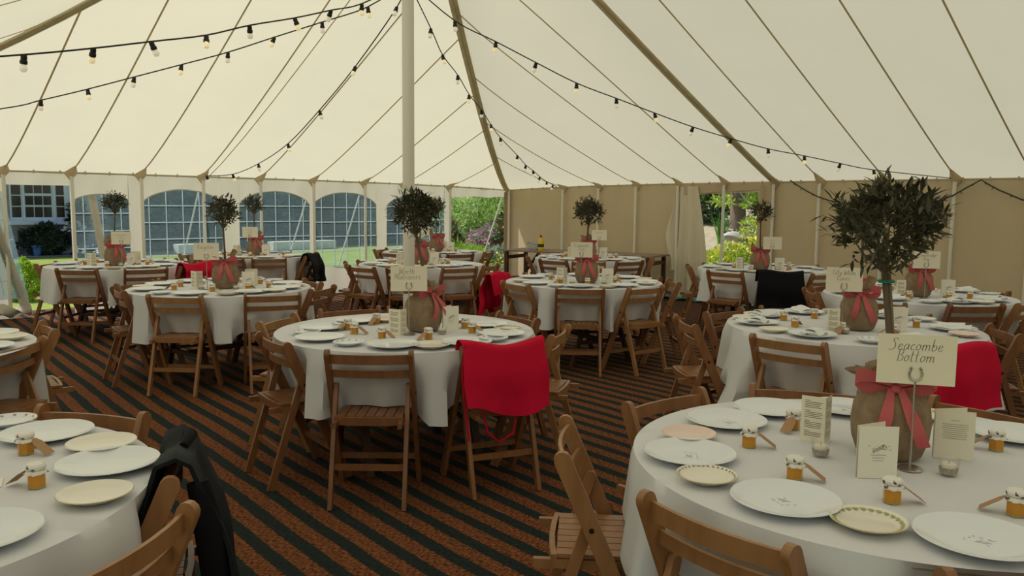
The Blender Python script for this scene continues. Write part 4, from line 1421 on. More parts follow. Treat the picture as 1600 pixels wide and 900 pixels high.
def card_stand(loc, yaw, lines, label, size=0.034, dx=0.0):
    root = thing('card_stand', label, 'card stand', loc, yaw, 'table name cards')
    link('stand_base', STAND_BASE, root); link('rod', STAND_ROD, root); link('horseshoe_clip', STAND_CLIP, root)
    c = link('name_card', CARD_ME, root, (dx, 0.0, 0.250))
    b = MB()
    for text, xc, z, sz, ink in lines:
        if text.startswith('~'):                        # too far away to read: faint pen wave
            n = int(text[1:])
            P = [Vector((xc - 0.006 * n + 0.012 * k * .5, -0.0013, z + (0.006 if k % 2 else -0.002) * (1.6 if k % 5 == 0 else 1))) for k in range(2 * n)]
            for i in range(len(P) - 1):
                d = (P[i + 1] - P[i]).normalized(); n_ = Vector((d.z, 0, -d.x)) * 0.0006
                b.add([P[i] - n_, P[i + 1] - n_, P[i + 1] + n_, P[i] + n_], [(0, 1, 2, 3)])
        else:
            write(b, text, xc, z, sz, -0.0013)
    l = link('lettering', b.mesh('lettering', M['ink'], 0), c)
    return root


# ---- olive tree in a burlap wrapped pot
def ribbon_strip(b, pts, w, side):
    pts = [Vector(p) for p in pts]
    n = len(pts)
    sd = [Vector(s_).normalized() for s_ in side]
    b.sheet(lambda a, c: pts[min(n - 1, int(round(c * (n - 1))))] + sd[min(n - 1, int(round(c * (n - 1))))] * (a - .5) * w[min(n - 1, int(round(c * (n - 1))))], 2, n - 1, 0.0015)


def leaf_single(L=0.05, w=0.0125, bend=0.12):
    b = MB()
    st = [(0, 0.08), (0.2, 0.65), (0.45, 1.0), (0.72, 0.75), (1.0, 0.05)]
    vs_ = []
    for t, q in st:
        z = -bend * L * t * t
        vs_ += [(t * L, -w / 2 * q, z + 0.15 * w * q), (t * L, 0, z), (t * L, w / 2 * q, z + 0.15 * w * q)]
    fs = []
    for i in range(4):
        for k in range(2):
            fs.append((3 * i + k, 3 * i + 3 + k, 3 * i + 4 + k, 3 * i + 1 + k))
    b.add(vs_, fs)
    return b


LEAF_ME = [leaf_single(L, w, bd).mesh('leaf', M['olive'], 60) for L, w, bd in ((0.042, 0.0120, 0.15), (0.036, 0.0112, 0.3), (0.047, 0.0128, 0.05))]


def olive_tree(loc, yaw, label, crown=(0.0, 0.0, 0.69, 0.150, 0.140), n_leaf=700, single=0, bow=True, bow_yaw=-PI / 2, ruffle=1.0, stake=False, trunk_dx=0.0, tint=None, leaf=0.046):
    root = thing('olive_tree', label, 'potted tree', loc, yaw, 'olive tree centrepieces')
    ph = random.random() * 6
    b = MB()
    prof = [(0.0, 0.002), (0.075, 0.002), (0.092, 0.012), (0.108, 0.06), (0.113, 0.11), (0.105, 0.165), (0.085, 0.198), (0.052, 0.216), (0.048, 0.224), (0.062, 0.24), (0.085 * ruffle, 0.262), (0.095 * ruffle, 0.278), (0.085 * ruffle, 0.272), (0.045, 0.236), (0.012, 0.226)]
    def fn(t, i):
        if i < 2: return 1
        amp = (0, 0, .01, .015, .02, .035, .06, .10, .10, .14, .20, .24, .24, .12, .05)[i]
        return 1 + amp * math.sin(9 * t + ph) * 0.6 + amp * math.sin(5 * t + 2 * ph) * 0.5
    b.lathe(prof, 54, fn=fn)
    # the ruffle leans and stands uneven
    for k, p in enumerate(b.v):
        if p[2] > 0.23:
            t = math.atan2(p[1], p[0])
            b.v[k] = (p[0] - 0.01, p[1], p[2] + (p[2] - 0.225) * (0.7 * math.sin(2 * t + ph) + 0.5 * math.sin(3 * t)))
    link('burlap_wrap', b.mesh('burlap_wrap', M['burlap'], 70), root)
    if bow:
        f = Vector((math.cos(bow_yaw - yaw), math.sin(bow_yaw - yaw), 0)); sd = Vector((-f.y, f.x, 0))
        q = MB(); q.lathe([(0.052, 0.208), (0.060, 0.220), (0.053, 0.232)], 28, fn=lambda t, i: 1 + 0.05 * math.sin(9 * t + ph))
        rb_ = link('ribbon', q.mesh('ribbon', M['ribbon'], 60), root)
        kn = f * 0.066 + Vector((0, 0, 0.222))
        for sg in (-1, 1):
            q = MB()
            pts, side, ws = [], [], []
            for k in range(11):
                a = PI * 2 * k / 10
                ex = 0.055 * (1 - math.cos(a))
                pts.append(kn + sd * sg * ex + f * (0.014 * math.sin(a) + 0.01 * ex * 5) + Vector((0, 0, 0.022 * math.sin(a) + ex * 0.22)))
                side.append(Vector((0, 0, 1)) + f * 0.3)
                ws.append(0.012 + 0.036 * math.sin(a / 2) ** 1)
            ribbon_strip(q, pts, ws, side)
            link('bow_loop', q.mesh('bow_loop', M['ribbon'], 60), rb_)
            q = MB()
            pts, side, ws = [], [], []
            L = 0.16 if sg > 0 else 0.135
            for k in range(9):
                t = k / 8
                pts.append(kn + sd * sg * (0.012 + 0.055 * t * (1.2 if sg > 0 else 0.5)) + f * (0.012 + 0.052 * math.sin(PI * min(1, t * 0.75))) + Vector((0, 0, -L * t)))
                side.append(sd + Vector((0, 0, 0.25 * sg)))
                ws.append(0.018 + 0.018 * min(1, t * 2))
            ribbon_strip(q, pts, ws, side)
            link('bow_tail', q.mesh('bow_tail', M['ribbon'], 60), rb_)
        q = MB(); q.lathe([(0, -0.014), (0.012, -0.008), (0.014, 0), (0.012, 0.008), (0, 0.014)], 10, kn + f * 0.012)
        link('bow_knot', q.mesh('bow_knot', M['ribbon']), rb_)
    ccx, ccy, cz, cr, ch = crown
    forkz = cz - ch * 0.98
    b = MB()
    b.tube([(0, 0, 0.21), (trunk_dx, 0.004, 0.32), (trunk_dx * .5 + ccx * 0.5, 0.0, (0.3 + forkz) / 2), (ccx, ccy, forkz)], [0.0105, 0.0095, 0.0085, 0.0085], 8)
    link('trunk', b.mesh('trunk', M['bark']), root)
    if stake:
        b = MB(); b.tube([(0.014, 0.01, 0.21), (ccx + 0.016, ccy + 0.004, forkz - 0.01)], 0.0075, 7)
        link('stake', b.mesh('stake', M['trunk']), root)
        b = MB(); b.tube([(ccx + 0.008 + 0.020 * math.cos(t), ccy + 0.018 * math.sin(t), forkz - 0.035) for t in [2 * PI * k / 12 for k in range(13)]], 0.005, 6)
        link('plant_tie', b.mesh('plant_tie', M['tie']), root)
    tips = []
    for k in range(13):
        a = k * 2.399 + ph
        el = 0.15 + 1.25 * ((k * 7) % 13) / 13
        rr = cr * (0.75 + 0.2 * random.random())
        tip = Vector((ccx + rr * math.cos(a) * math.cos(el), ccy + rr * math.sin(a) * math.cos(el), cz + ch * (0.95 * math.sin(el) - 0.35)))
        mid = Vector((ccx, ccy, forkz)) * 0.45 + tip * 0.55 + Vector((0, 0, -0.02))
        b = MB(); b.tube([(ccx, ccy, forkz - 0.01), mid, tip], [0.0045, 0.003, 0.0014], 6)
        link('branch', b.mesh('branch', M['bark']), root)
        tips += [mid, tip]
    # leaves: clustered along short twigs all through the crown
    pos, dirs = [], []
    while len(pos) < n_leaf:
        d = Vector(rng.normal(size=3)).normalized()
        rr = 0.35 + 0.65 * random.random() ** 0.6
        c = Vector((ccx + d.x * cr * rr, ccy + d.y * cr * rr, cz + d.z * ch * rr))
        if d.z < -0.5 and random.random() < 0.55: continue
        grow = (d * 0.8 + Vector((0, 0, 0.5)) + Vector(rng.normal(size=3)) * 0.35).normalized()
        for k in range(random.choice((4, 5, 6))):
            dd = (grow * 0.8 + Vector(rng.normal(size=3)) * 0.55).normalized()
            pos.append(c + grow * 0.012 * k - grow * 0.03); dirs.append(dd)
    pos, dirs = pos[:n_leaf], dirs[:n_leaf]
    order = sorted(range(len(pos)), key=lambda i: -(pos[i] - Vector((ccx, ccy, cz))).length)
    if single:
        for i in order[:single]:
            o = link('leaf', LEAF_ME[i % 3], root, pos[i])
            o.rotation_euler = (dirs[i].to_track_quat('X', 'Z').to_euler())
            s_ = 0.8 + 0.4 * random.random(); o.scale = (s_, s_, s_)
        order = order[single:]
    if order:
        P = np.array([tuple(pos[i]) for i in order]); D = np.array([tuple(dirs[i]) for i in order])
        v, f = leaf_cloud(P, leaf, 0.28, 0.0, D * 4, 0.2)
        o = link('leaves', cloud_mesh('leaves', [(v, f, 0)], [M['olive']]), root); o['kind'] = 'stuff'
    return root


# ------------------------------------------------------------------ lay the tables
TT = 0.7640       # top of the cloth
rot_table = {}
for tid, (cx, cy, phrase, chairs) in TABLES.items():
    ra = random.random() * PI
    spawn(LEG_T, 'round_table', 'round folding table under the cloth of the %s' % phrase, 'table', (cx, cy, 0.004), ra, 'round tables')
    o = link('tablecloth', cloth_mesh(tid, cx, cy, chairs), None, (cx, cy, 0.0))
    tag(o, 'white floor-draping cloth on the %s' % phrase if False else 'white cloth hanging over the %s' % phrase, 'tablecloth', 'white round tablecloths')


def plate(tpl, x, y, label, dz=0.0):
    return spawn(tpl, 'plate', label, 'plate', (x, y, TT + dz), random.random() * 6.28, 'plates laid on the tables')


def jar(x, y, label, k=None):
    o = spawn(JARS[random.randrange(4) if k is None else k], 'honey_jar', label, 'jar', (x, y, TT), (random.random() - .5) * 0.5, 'honey jar favours')
    o.scale = (1.12, 1.12, 1.12)
    return o


def menu(kind, x, y, yaw, label):
    return spawn(MENUS[kind], 'menu_card', label, 'menu', (x, y, TT), yaw, 'folded menus')


def tea(x, y, label):
    return spawn(TEA, 'tealight_holder', label, 'candle holder', (x, y, TT), 0, 'tealight holders')


# Seacombe Bottom table
ph = 'Seacombe Bottom table'
for (x, y), wh, tp in (((.54, 2.38), 'left edge', P_DIN), ((.70, 2.00), 'front left', P_DIN), ((.75, 2.76), 'back left', P_DIN), ((.96, 2.93), 'back, left of the menu', P_DIN2), ((1.24, 2.95), 'back, behind the burlap pot', P_DIN), ((1.66, 2.62), 'back right', P_DIN2), ((1.06, 1.77), 'front right', P_DIN)):
    plate(tp, x, y, 'large white dinner plate at the %s of the %s' % (wh, ph))
plate(P_SIDE['dots'], .54, 2.17, 'small side plate with gold dotted rim on the %s' % ph)
plate(P_SIDE['leafy'], .85, 1.86, 'small side plate with olive leaf rim on the %s' % ph)
plate(P_SIDE['pink'], .58, 2.58, 'small pale pink side plate on the %s' % ph)
plate(P_SIDE['leafy'], 1.48, 2.86, 'side plate with leaf rim half hidden behind the burlap pot')
for (x, y), wh, k in (((.75, 2.49), 'beside the pink side plate', 0), ((.96, 2.70), 'left of the tri-fold menu', 2), ((.79, 2.19), 'behind the front left dinner plate', 0), ((.98, 2.02), 'in front of the picture menu', 0), ((1.52, 2.48), 'right of the reading card', 1), ((1.25, 1.94), 'at the right edge of the frame', 1)):
    jar(x, y, 'honey jar with spotted cap, %s, %s' % (wh, ph), k)
menu('trifold', .99, 2.57, -0.25, 'tri-fold printed menu standing beside the big burlap pot')
menu('etched', 1.02, 2.22, 0.20, 'folded white card with small etched picture before the big burlap pot')
menu('reading', 1.335, 2.40, -0.1, 'folded cream reading card behind the front tealight')
tea(.94, 2.40, 'glass tealight beside the tri-fold menu, %s' % ph)
tea(1.24, 2.235, 'glass tealight in front of the reading card, %s' % ph)
card_stand((1.155, 2.285, TT), R(-16), [('Seacombe', -0.002, 0.099, 0.033, 0), ('Bottom', -0.002, 0.066, 0.033, 0)], 'name card reading Seacombe Bottom on steel horseshoe stand')
olive_tree((1.155, 2.42, TT), 0.0, 'large olive tree in burlap pot on the %s' % ph, crown=(-0.045, 0.0, 0.695, 0.158, 0.130), n_leaf=1300, single=300, bow_yaw=R(-108), stake=True, trunk_dx=-0.01, ruffle=1.1, leaf=0.042)

# table with the navy jacket chair
ph = 'table with the navy jacket chair'
for (x, y), wh in (((-1.14, 2.24), 'front right, touching the gilt side plate'), ((-1.48, 2.53), 'back'), ((-1.07 - .12, 1.74), 'front')):
    plate(P_DIN2, x, y, 'large white dinner plate at the %s of the %s' % (wh.split(',')[0], ph))
plate(P_SIDE['cream'], -1.25, 2.42, 'cream pink side plate between two dinner plates, %s' % ph)
plate(P_SIDE['gilt'], -1.05, 1.99, 'cream side plate with thin gilt rim, %s' % ph)
plate(P_SIDE['rose'], -1.68, 2.66, 'side plate with rose flecked rim at the far edge, %s' % ph)
jar(-1.44, 2.35, 'honey jar with tag hanging in front, %s' % ph, 0)
jar(-1.245, 2.07, 'honey jar with tag behind it, %s' % ph, 1)
b = MB(); b.box((-0.05, -0.04, 0), (0.05, 0.04, 0.0012))
tag(link('paper_slip', b.mesh('paper_slip', M['card_white']), None, (-1.40, 2.08, TT), 0.5), 'small white paper slip lying flat on the corner table', 'paper')

# Worth Matravers table
ph = 'Worth Matravers table'
for (x, y), wh in (((-1.05, 4.40), 'left'), ((-1.12, 4.76), 'left back'), ((-.97, 5.06), 'back left'), ((-.62, 4.20), 'front'), ((-.24, 4.30), 'front right'), ((-.06, 4.60), 'right'), ((-.16, 4.95), 'right back')):
    plate(P_DIN2, x, y, 'white dinner plate at the %s of the %s' % (wh, ph))
for (x, y), wh, k in (((-.86, 4.24), 'front left', 'rose'), ((-.42, 4.19), 'front, plain', 'cream'), ((-1.17, 4.58), 'left edge', 'rose'), ((-.10, 4.42), 'right front', 'rose'), ((-.02, 4.80), 'right edge', 'leafy'), ((-.36, 5.12), 'back', 'plain'), ((-1.02, 4.92), 'back left', 'rose'), ((-.80, 5.10), 'back, pink', 'pink')):
    plate(P_SIDE[k], x, y, 'small side plate at the %s of the %s' % (wh, ph))
for (x, y), wh, k in (((-.90, 4.60), 'nearer of the tagged pair', 0), ((-.97, 4.76), 'farther of the tagged pair', 2), ((-.72, 4.46), 'before the striped menu', 0), ((-.84, 5.00), 'back left', 2), ((-.46, 4.44), 'before the pot', 2), ((-.23, 4.68), 'nearer of the pair beside the small menu', 0), ((-.28, 4.85), 'farther of the pair beside the small menu', 1)):
    jar(x, y, 'honey jar, %s, %s' % (wh, ph), k)
menu('trifold', -.65, 4.60, -0.1, 'tri-fold menu left of the pot on the %s' % ph)
menu('etched', -.37, 4.74, 0.9, 'folded picture menu right of the pot on the %s' % ph)
tea(-.40, 4.62, 'glass tealight beside the pot on the %s' % ph)
card_stand((-.585, 4.59, TT), R(6), [('Worth', -0.012, 0.098, 0.034, 0), ('Matravers', -0.008, 0.068, 0.034, 0)], 'name card reading Worth Matravers on steel stand')
olive_tree((-.52, 4.74, TT), 0.0, 'olive tree in burlap pot on the %s' % ph, crown=(-0.045, 0.02, 0.69, 0.135, 0.122), n_leaf=1050, single=300, bow_yaw=R(-35), trunk_dx=0.01, ruffle=1.1)

# the other tables share one way of laying, with their own pot, card and oddments
SET = {
    'T4': None,
    'T5': dict(pot=(-2.47, 6.98), stand=(-2.59, 6.87), card=[('Kingston', -0.006, 0.092, 0.036, 0)], name='name card reading Kingston on steel stand', cy=0.2),
    'T6': dict(pot=(2.13, 4.95), stand=(1.97, 4.80), card=[('Tilly Whim', -0.005, 0.098, 0.029, 0), ('Caves', -0.005, 0.066, 0.031, 0)], name='name card reading Tilly Whim Caves on steel stand', cy=-0.2),
    'T7': dict(pot=(.71, 7.74), stand=(.65, 7.63), card=[('Freshwater', 0, 0.098, 0.032, 0), ('Steps', 0, 0.066, 0.032, 0)], name='name card on the %s, lettered in two lines' % 'Freshwater Steps table', cy=-0.1),
    'T8': dict(pot=(-4.53, 9.25), stand=(-4.38, 9.1), card=[('~9', 0, 0.10, 0, 0), ('~6', 0, 0.07, 0, 0)], name='small name card on the table beside the house doorway', cy=0.4),
    'T9': dict(pot=(-3.56, 11.22), stand=(-3.58, 11.1), card=[('~7', 0, 0.10, 0, 0), ('~5', 0, 0.07, 0, 0)], name='name card on the table in front of the clear windows', cy=0.25),
    'T10': dict(pot=(-1.12, 9.85), stand=(-1.25, 10.1), card=[('~7', 0, 0.10, 0, 0)], name='name card on the table behind the tent pole', cy=0.0),
    'T11': dict(pot=(-1.16, 12.4), stand=(-1.36, 12.3), card=[('~8', 0, 0.10, 0, 0)], name='name card on the far table near the shrub opening', cy=0.1),
    'T12': dict(pot=(1.06, 11.4), stand=(1.20, 11.25), card=[('~8', 0, 0.10, 0, 0)], name='name card on the far table beside the bare trestle', cy=-0.1),
    'T13': dict(pot=(2.90, 9.50), stand=(2.99, 9.35), card=[('~5', 0, 0.10, 0, 0), ('~5', 0, 0.07, 0, 0)], name='name card on the table beside the flower doorway', cy=-0.3),
    'T14': dict(pot=(3.44, 6.85), stand=(3.40, 6.66), card=[('Kimmeridge', 0, 0.098, 0.029, 0), ('Bay', -0.005, 0.066, 0.029, 0)], name='name card reading Kimmeridge Bay on steel stand', cy=-0.35),
}
KINDS = ['plain', 'rose', 'gilt', 'plain', 'leafy', 'cream', 'pink', 'rose']
for tid, cfg in SET.items():
    cx, cy, phrase, chairs = TABLES[tid]
    sd = sides_for([c[0] for c in chairs])
    for i, (a, r_, tw) in enumerate(chairs):
        wh = sd[a]
        if tid == 'T4' and wh == 'right':
            pass
        A = R(a + random.uniform(-3, 3))
        rr = 0.585
        x, y = cx + rr * math.cos(A), cy + rr * math.sin(A)
        plate(P_DIN2, x, y, 'white dinner plate at the %s of the %s' % (wh, phrase))
        if tid in ('T6', 'T14'):
            spawn(NAP, 'napkin', 'folded napkin on the %s dinner plate, %s' % (wh, phrase), 'napkin', (x, y, TT + 0.012), A + random.uniform(-.5, .5) + (PI / 2 if i % 2 else 0), 'folded napkins')
        B = R(a - 21)
        plate(P_SIDE[KINDS[(i + hash(tid[-1]) * 0 + len(tid)) % 8]], cx + 0.635 * math.cos(B), cy + 0.635 * math.sin(B), 'side plate at the %s of the %s' % (wh, phrase))
        J = R(a + random.uniform(6, 16))
        rj = random.uniform(0.34, 0.42)
        jar(cx + rj * math.cos(J), cy + rj * math.sin(J), 'honey jar at the %s of the %s' % (wh, phrase))
    if cfg is None:
        continue
    px, py = cfg['pot']
    yaw_cam = math.atan2(-px, py) * -1.0
    card_stand(cfg['stand'] + (TT,), math.atan2(-cfg['stand'][0], cfg['stand'][1]) * 0.6 + R(0) if False else cfg['cy'] * -0.0 + math.atan2(-cfg['stand'][0], cfg['stand'][1]) * 0.5, cfg['card'], cfg['name'])
    crown = {'T5': (-0.01, 0, 0.655, 0.118, 0.138), 'T6': (0.0, 0, 0.68, 0.132, 0.122), 'T7': (0.01, 0, 0.675, 0.132, 0.122), 'T8': (0.02, 0, 0.71, 0.12, 0.12), 'T13': (-0.01, 0, 0.675, 0.122, 0.108), 'T14': (0.07, 0, 0.665, 0.135, 0.11)}.get(tid, (0, 0, 0.69, 0.128, 0.118))
    olive_tree((px, py, TT), 0.0, 'olive tree in burlap pot on the %s' % phrase, crown=crown, n_leaf=900 if tid in ('T5', 'T6', 'T7') else 700, bow_yaw=math.atan2(-py, -px) + random.uniform(-.4, .4), trunk_dx=random.uniform(-.01, .01), leaf=0.040)
    for k, (kind, an, rr) in enumerate((('trifold', -160, 0.24), ('etched', -20, 0.22), ('reading', 60, 0.26))):
        A = R(an + random.uniform(-15, 15))
        menu(kind, px + rr * math.cos(A), py + rr * math.sin(A), random.uniform(-.3, .3), '%s card by the pot on the %s' % (('tri-fold', 'picture', 'reading')[k], phrase))
    for k, an in enumerate((-130, -50)):
        tea(px + 0.23 * math.cos(R(an)), py + 0.23 * math.sin(R(an)), '%s glass tealight by the pot, %s' % (('left', 'right')[k], phrase))

# ------------------------------------------------------------------ garments over chair backs, built in the chair's frame
def garment(name, label, cat, key, mt, x0, x1, lo, li, bulge=0.03, wob=0.02, flare=0.0, th=0.006, extra=None, sag=0.0, seed=0.0):
    """Cloth over the top slat: lo hanging outside, li hanging on the table side."""
    loc, rot = CHAIR_POS[key]
    root = thing(name, label, cat, loc, rot)
    b = MB()
    total = lo + li + 0.05

    def fn(a, c):
        x = x0 + (x1 - x0) * a
        d = c * total - li                                # distance along the cloth from the table-side edge
        e = wob * math.sin(a * 7 + seed) * 0.4 + wob * math.sin(a * 15 + seed * 2) * 0.25
        zt = 0.795 - sag * math.sin(PI * a) + 0.012 * math.sin(a * 6 + seed) 
        if d < 0:
            y, z = 0.040 - d * 0.30 + e * .3, zt + d
        elif d < 0.05:
            t = d / 0.05
            y, z = 0.040 - 0.075 * t, zt + 0.012 * math.sin(PI * t)
        else:
            q = (d - 0.05) / lo
            y, z = -0.035 - bulge * math.sin(PI * min(1, q * 1.2)) ** 2 - e * q * 1.6 - 0.07 * q * lo / 0.36, zt - (d - 0.05)
            x += (a - .5) * flare * q + 0.006 * math.sin(q * 6 + a * 3 + seed)
            z += 0.018 * math.sin(a * 5 + seed) * q
        return Vector((x, y, z))
    b.sheet(fn, 28, 26, th)
    link('cloth_body', b.mesh('cloth_body', M[mt], 70), root)
    for nm, me in (extra or []):
        link(nm, me, root)
    return root


def tie_loop(pts, mt='red', r_=0.006):
    b = MB(); b.tube(pts, r_, 6)
    return b.mesh('strap', M[mt])


garment('red_apron', 'red apron with dangling ties over a front right chair, Worth Matravers table', 'apron', ('T3', 'front right'), 'red', -0.235, 0.230, 0.335, 0.16, 0.012, 0.03, 0.0, sag=0.018, seed=1.2,
        extra=[('strap', tie_loop([(-0.215, -0.04, 0.80), (-0.236, -0.055, 0.66), (-0.225, -0.06, 0.5), (-0.20, -0.06, 0.30)])),
               ('strap', tie_loop([(-0.12, -0.05, 0.44), (-0.10, -0.055, 0.34), (-0.03, -0.05, 0.275), (0.05, -0.05, 0.32), (0.07, -0.05, 0.44)]))])
garment('red_apron', 'red apron over the chair in front of the Tilly Whim Caves table', 'apron', ('T6', 'front'), 'red', -0.24, 0.235, 0.33, 0.14, 0.01, 0.03, 0.0, seed=3.0,
        extra=[('strap', tie_loop([(0.16, -0.05, 0.47), (0.165, -0.055, 0.40), (0.16, -0.05, 0.36)])), ('strap', tie_loop([(0.10, -0.05, 0.47), (0.10, -0.055, 0.38)]))])
garment('red_apron', 'red apron slipping off the back left chair of the Freshwater Steps table', 'apron', ('T7', 'back left'), 'red', 0.05, 0.33, 0.40, 0.20, 0.05, 0.05, 0.1, seed=5.0)
garment('red_apron', 'red apron rumpled over the right chair of the doorway table', 'apron', ('T8', 'right'), 'red', -0.23, 0.23, 0.18, 0.14, 0.03, 0.05, 0.0, seed=2.0)
garment('red_apron', 'red apron hung at the back of the Kimmeridge Bay table', 'apron', ('T14', 'back'), 'red', -0.15, 0.15, 0.2, 0.05, 0.02, 0.03, 0.0, seed=4.0)
# apron lying on a seat behind the tent pole
loc, rot = CHAIR_POS[('T10', 'right')]
ap = thing('red_apron', 'red apron heaped on a chair seat behind the tent pole table', 'apron', loc, rot)
b = MB()
b.sheet(lambda a, c: Vector((-0.17 + 0.42 * a, 0.02 + 0.28 * c, 0.466 + 0.05 * math.sin(a * 5 + c * 4) ** 2 * math.sin(PI * c) - (0.30 * max(0, a - 0.75) / 0.25))), 20, 12, 0.006)
link('cloth_body', b.mesh('cloth_body', M['red'], 70), ap)
link('strap', tie_loop([(0.2, 0.05, 0.3), (0.21, 0.03, 0.18), (0.18, 0.02, 0.12)]), ap)

garment('black_jacket', 'black jacket hanging over the chair before the flower doorway table', 'jacket', ('T13', 'front'), 'black', -0.245, 0.245, 0.42, 0.12, 0.03, 0.03, 0.03, 0.01, seed=0.7)
garment('black_jacket', 'black garment over the right chair before the clear windows', 'jacket', ('T9', 'right'), 'black', -0.24, 0.20, 0.36, 0.1, 0.03, 0.04, 0.0, 0.01, seed=0.2)


# navy jacket on the near left table's chair: shoulders over the slat, collar and two sleeves
loc, rot = CHAIR_POS[('T2', 'back right')] if ('T2', 'back right') in CHAIR_POS else CHAIR_POS[('T2', 'right')]
jk = garment('navy_jacket', 'dark navy jacket hung over a chair back at the corner table', 'jacket', ('T2', 'back right') if ('T2', 'back right') in CHAIR_POS else ('T2', 'right'), 'navy', -0.165, 0.205, 0.56, 0.28, 0.03, 0.045, 0.05, 0.012, seed=0.9)
b = MB(); b.tube([(-0.13, -0.055, 0.74), (-0.15, -0.085, 0.60), (-0.15, -0.10, 0.42), (-0.13, -0.10, 0.26)], [0.030, 0.042, 0.038, 0.034], 12)
link('sleeve', b.mesh('sleeve', M['black']), jk)
b = MB(); b.tube([(0.02, -0.012, 0.80), (0.10, -0.03, 0.812), (0.20, -0.012, 0.80)], [0.012, 0.018, 0.012], 10)
link('collar', b.mesh('collar', M['black']), jk)

# ------------------------------------------------------------------ bare trestle with bowl and bottle
A_, B_ = Vector((-0.19, 13.9, 0)), Vector((2.13, 12.4, 0))
dv = (B_ - A_); LT = dv.length; dv.normalize(); nv = Vector((-dv.y, dv.x, 0))
tt = thing('trestle_table', 'long bare dark wooden trestle table along the corner wall', 'table', (A_ + dv * LT / 2 + nv * 0.36), math.atan2(dv.y, dv.x))
h = LT / 2
for k in range(3):
    b = MB(); b.box((-h, -0.36 + 0.243 * k, 0.695), (h, -0.36 + 0.243 * k + 0.234, 0.72)); link('top_plank', b.mesh('top_plank', M['plank'], 0), tt)
for sx in (-1, 1):
    for sy in (-1, 1):
        b = MB(); b.box((sx * (h - 0.08) - 0.028, sy * 0.31 - 0.028, 0), (sx * (h - 0.08) + 0.028, sy * 0.31 + 0.028, 0.695)); link('leg', b.mesh('leg', M['darkwood'], 0), tt)
    b = MB(); b.box((sx * (h - 0.08) - 0.018, -0.31, 0.565), (sx * (h - 0.08) + 0.018, 0.31, 0.625)); link('cross_bar', b.mesh('cross_bar', M['darkwood'], 0), tt)
    b = MB(); b.sweep([(sx * (h - 0.09), 0, 0.10), (sx * (h - 0.55), 0, 0.69)], 0.05, 0.03); link('brace', b.mesh('brace', M['darkwood'], 0), tt)
bp = A_ + dv * 0.48 + nv * 0.34
bw = thing('bowl', 'white mixing bowl with dark rim on the bare trestle', 'bowl', (bp.x, bp.y, 0.721))
b = MB(); b.lathe([(0, 0), (0.075, 0), (0.125, 0.05), (0.145, 0.115), (0.150, 0.120), (0.138, 0.116), (0.115, 0.05), (0, 0.02)], 28); link('bowl_body', b.mesh('bowl_body', M['china']), bw)
b = MB(); b.lathe([(0.1455, 0.114), (0.151, 0.1205), (0.1375, 0.1165)], 28); link('rim', b.mesh('rim', M['darkpot']), bw)
bp = A_ + dv * 0.62 + nv * 0.28
bt = thing('squeezy_bottle', 'yellow washing-up bottle with red cap beside the white bowl', 'bottle', (bp.x, bp.y, 0.721))
b = MB(); b.lathe([(0, 0), (0.048, 0), (0.052, 0.01), (0.052, 0.13), (0.040, 0.165), (0.038, 0.19), (0.022, 0.215), (0, 0.218)], 18); link('bottle_body', b.mesh('bottle_body', M['yellow']), bt)
b = MB(); b.lathe([(0.0, 0.216), (0.024, 0.216), (0.022, 0.245), (0.012, 0.262), (0, 0.263)], 14); link('cap', b.mesh('cap', M['redcap']), bt)
b = MB(); b.lathe([(0.0525, 0.055), (0.053, 0.06), (0.053, 0.10), (0.0525, 0.105)], 18); link('dark_label', b.mesh('dark_label', M['darkpot']), bt)

# ------------------------------------------------------------------ festoon lights
b = MB(); b.lathe([(0, 0.0), (0.014, -0.002), (0.017, -0.012), (0.016, -0.030), (0.020, -0.034), (0.020, -0.052), (0, -0.052)], 12); SOCK = b.mesh('lamp_holder', M['socket'])
b = MB(); b.lathe([(0, -0.050), (0.014, -0.054), (0.021, -0.068), (0.0215, -0.080), (0.015, -0.094), (0, -0.099)], 14)
BULB, BULB2 = b.mesh('bulb', M['bulb']), b.mesh('bulb', M['bulb_clear'])
ATT = K3 + Vector((0, 0, 3.45))


def festoon(label, pts, end, tilt=0.25, flip=False, scale=1.0):
    root = thing('festoon_string', label, 'string lights', ATT, 0, 'festoon strings')
    P = [Vector(p) for p in pts]
    a_, b_ = (P[1], P[0]) if flip else (P[-2], P[-1])
    if (Vector(end) - b_).length > 1.5:                   # carry the sag on past the last lamp
        nx = b_ + (b_ - a_) * 1.0 + Vector((0, 0, 0.012))
        mid_ = (nx + Vector(end)) / 2 + Vector((0, 0, -0.03))
        tail = [nx, mid_, Vector(end)]
    else:
        tail = [Vector(end)]
    full = ([Vector(ATT)] + P[::-1] + tail) if flip else ([Vector(ATT)] + P + tail)
    Q = []
    for i in range(len(full) - 1):
        p0, p1, p2, p3 = full[max(i - 1, 0)], full[i], full[i + 1], full[min(i + 2, len(full) - 1)]
        for k in range(4):
            t = k / 4
            Q.append(0.5 * ((2 * p1) + (p2 - p0) * t + (2 * p0 - 5 * p1 + 4 * p2 - p3) * t * t + (3 * p1 - p0 - 3 * p2 + p3) * t ** 3))
    Q.append(full[-1])
    c = MB(); c.tube([q - ATT for q in Q], 0.0055, 6)
    link('cable', c.mesh('cable', M['cord']), root)
    for i, p in enumerate(P):
        o = link('lamp_holder', SOCK, root, p - ATT)
        o.rotation_euler = (random.gauss(0, tilt), random.gauss(0, tilt), 0)
        o.scale = (scale, scale, scale)
        link('bulb', BULB if i % 2 else BULB2, o)
    return root


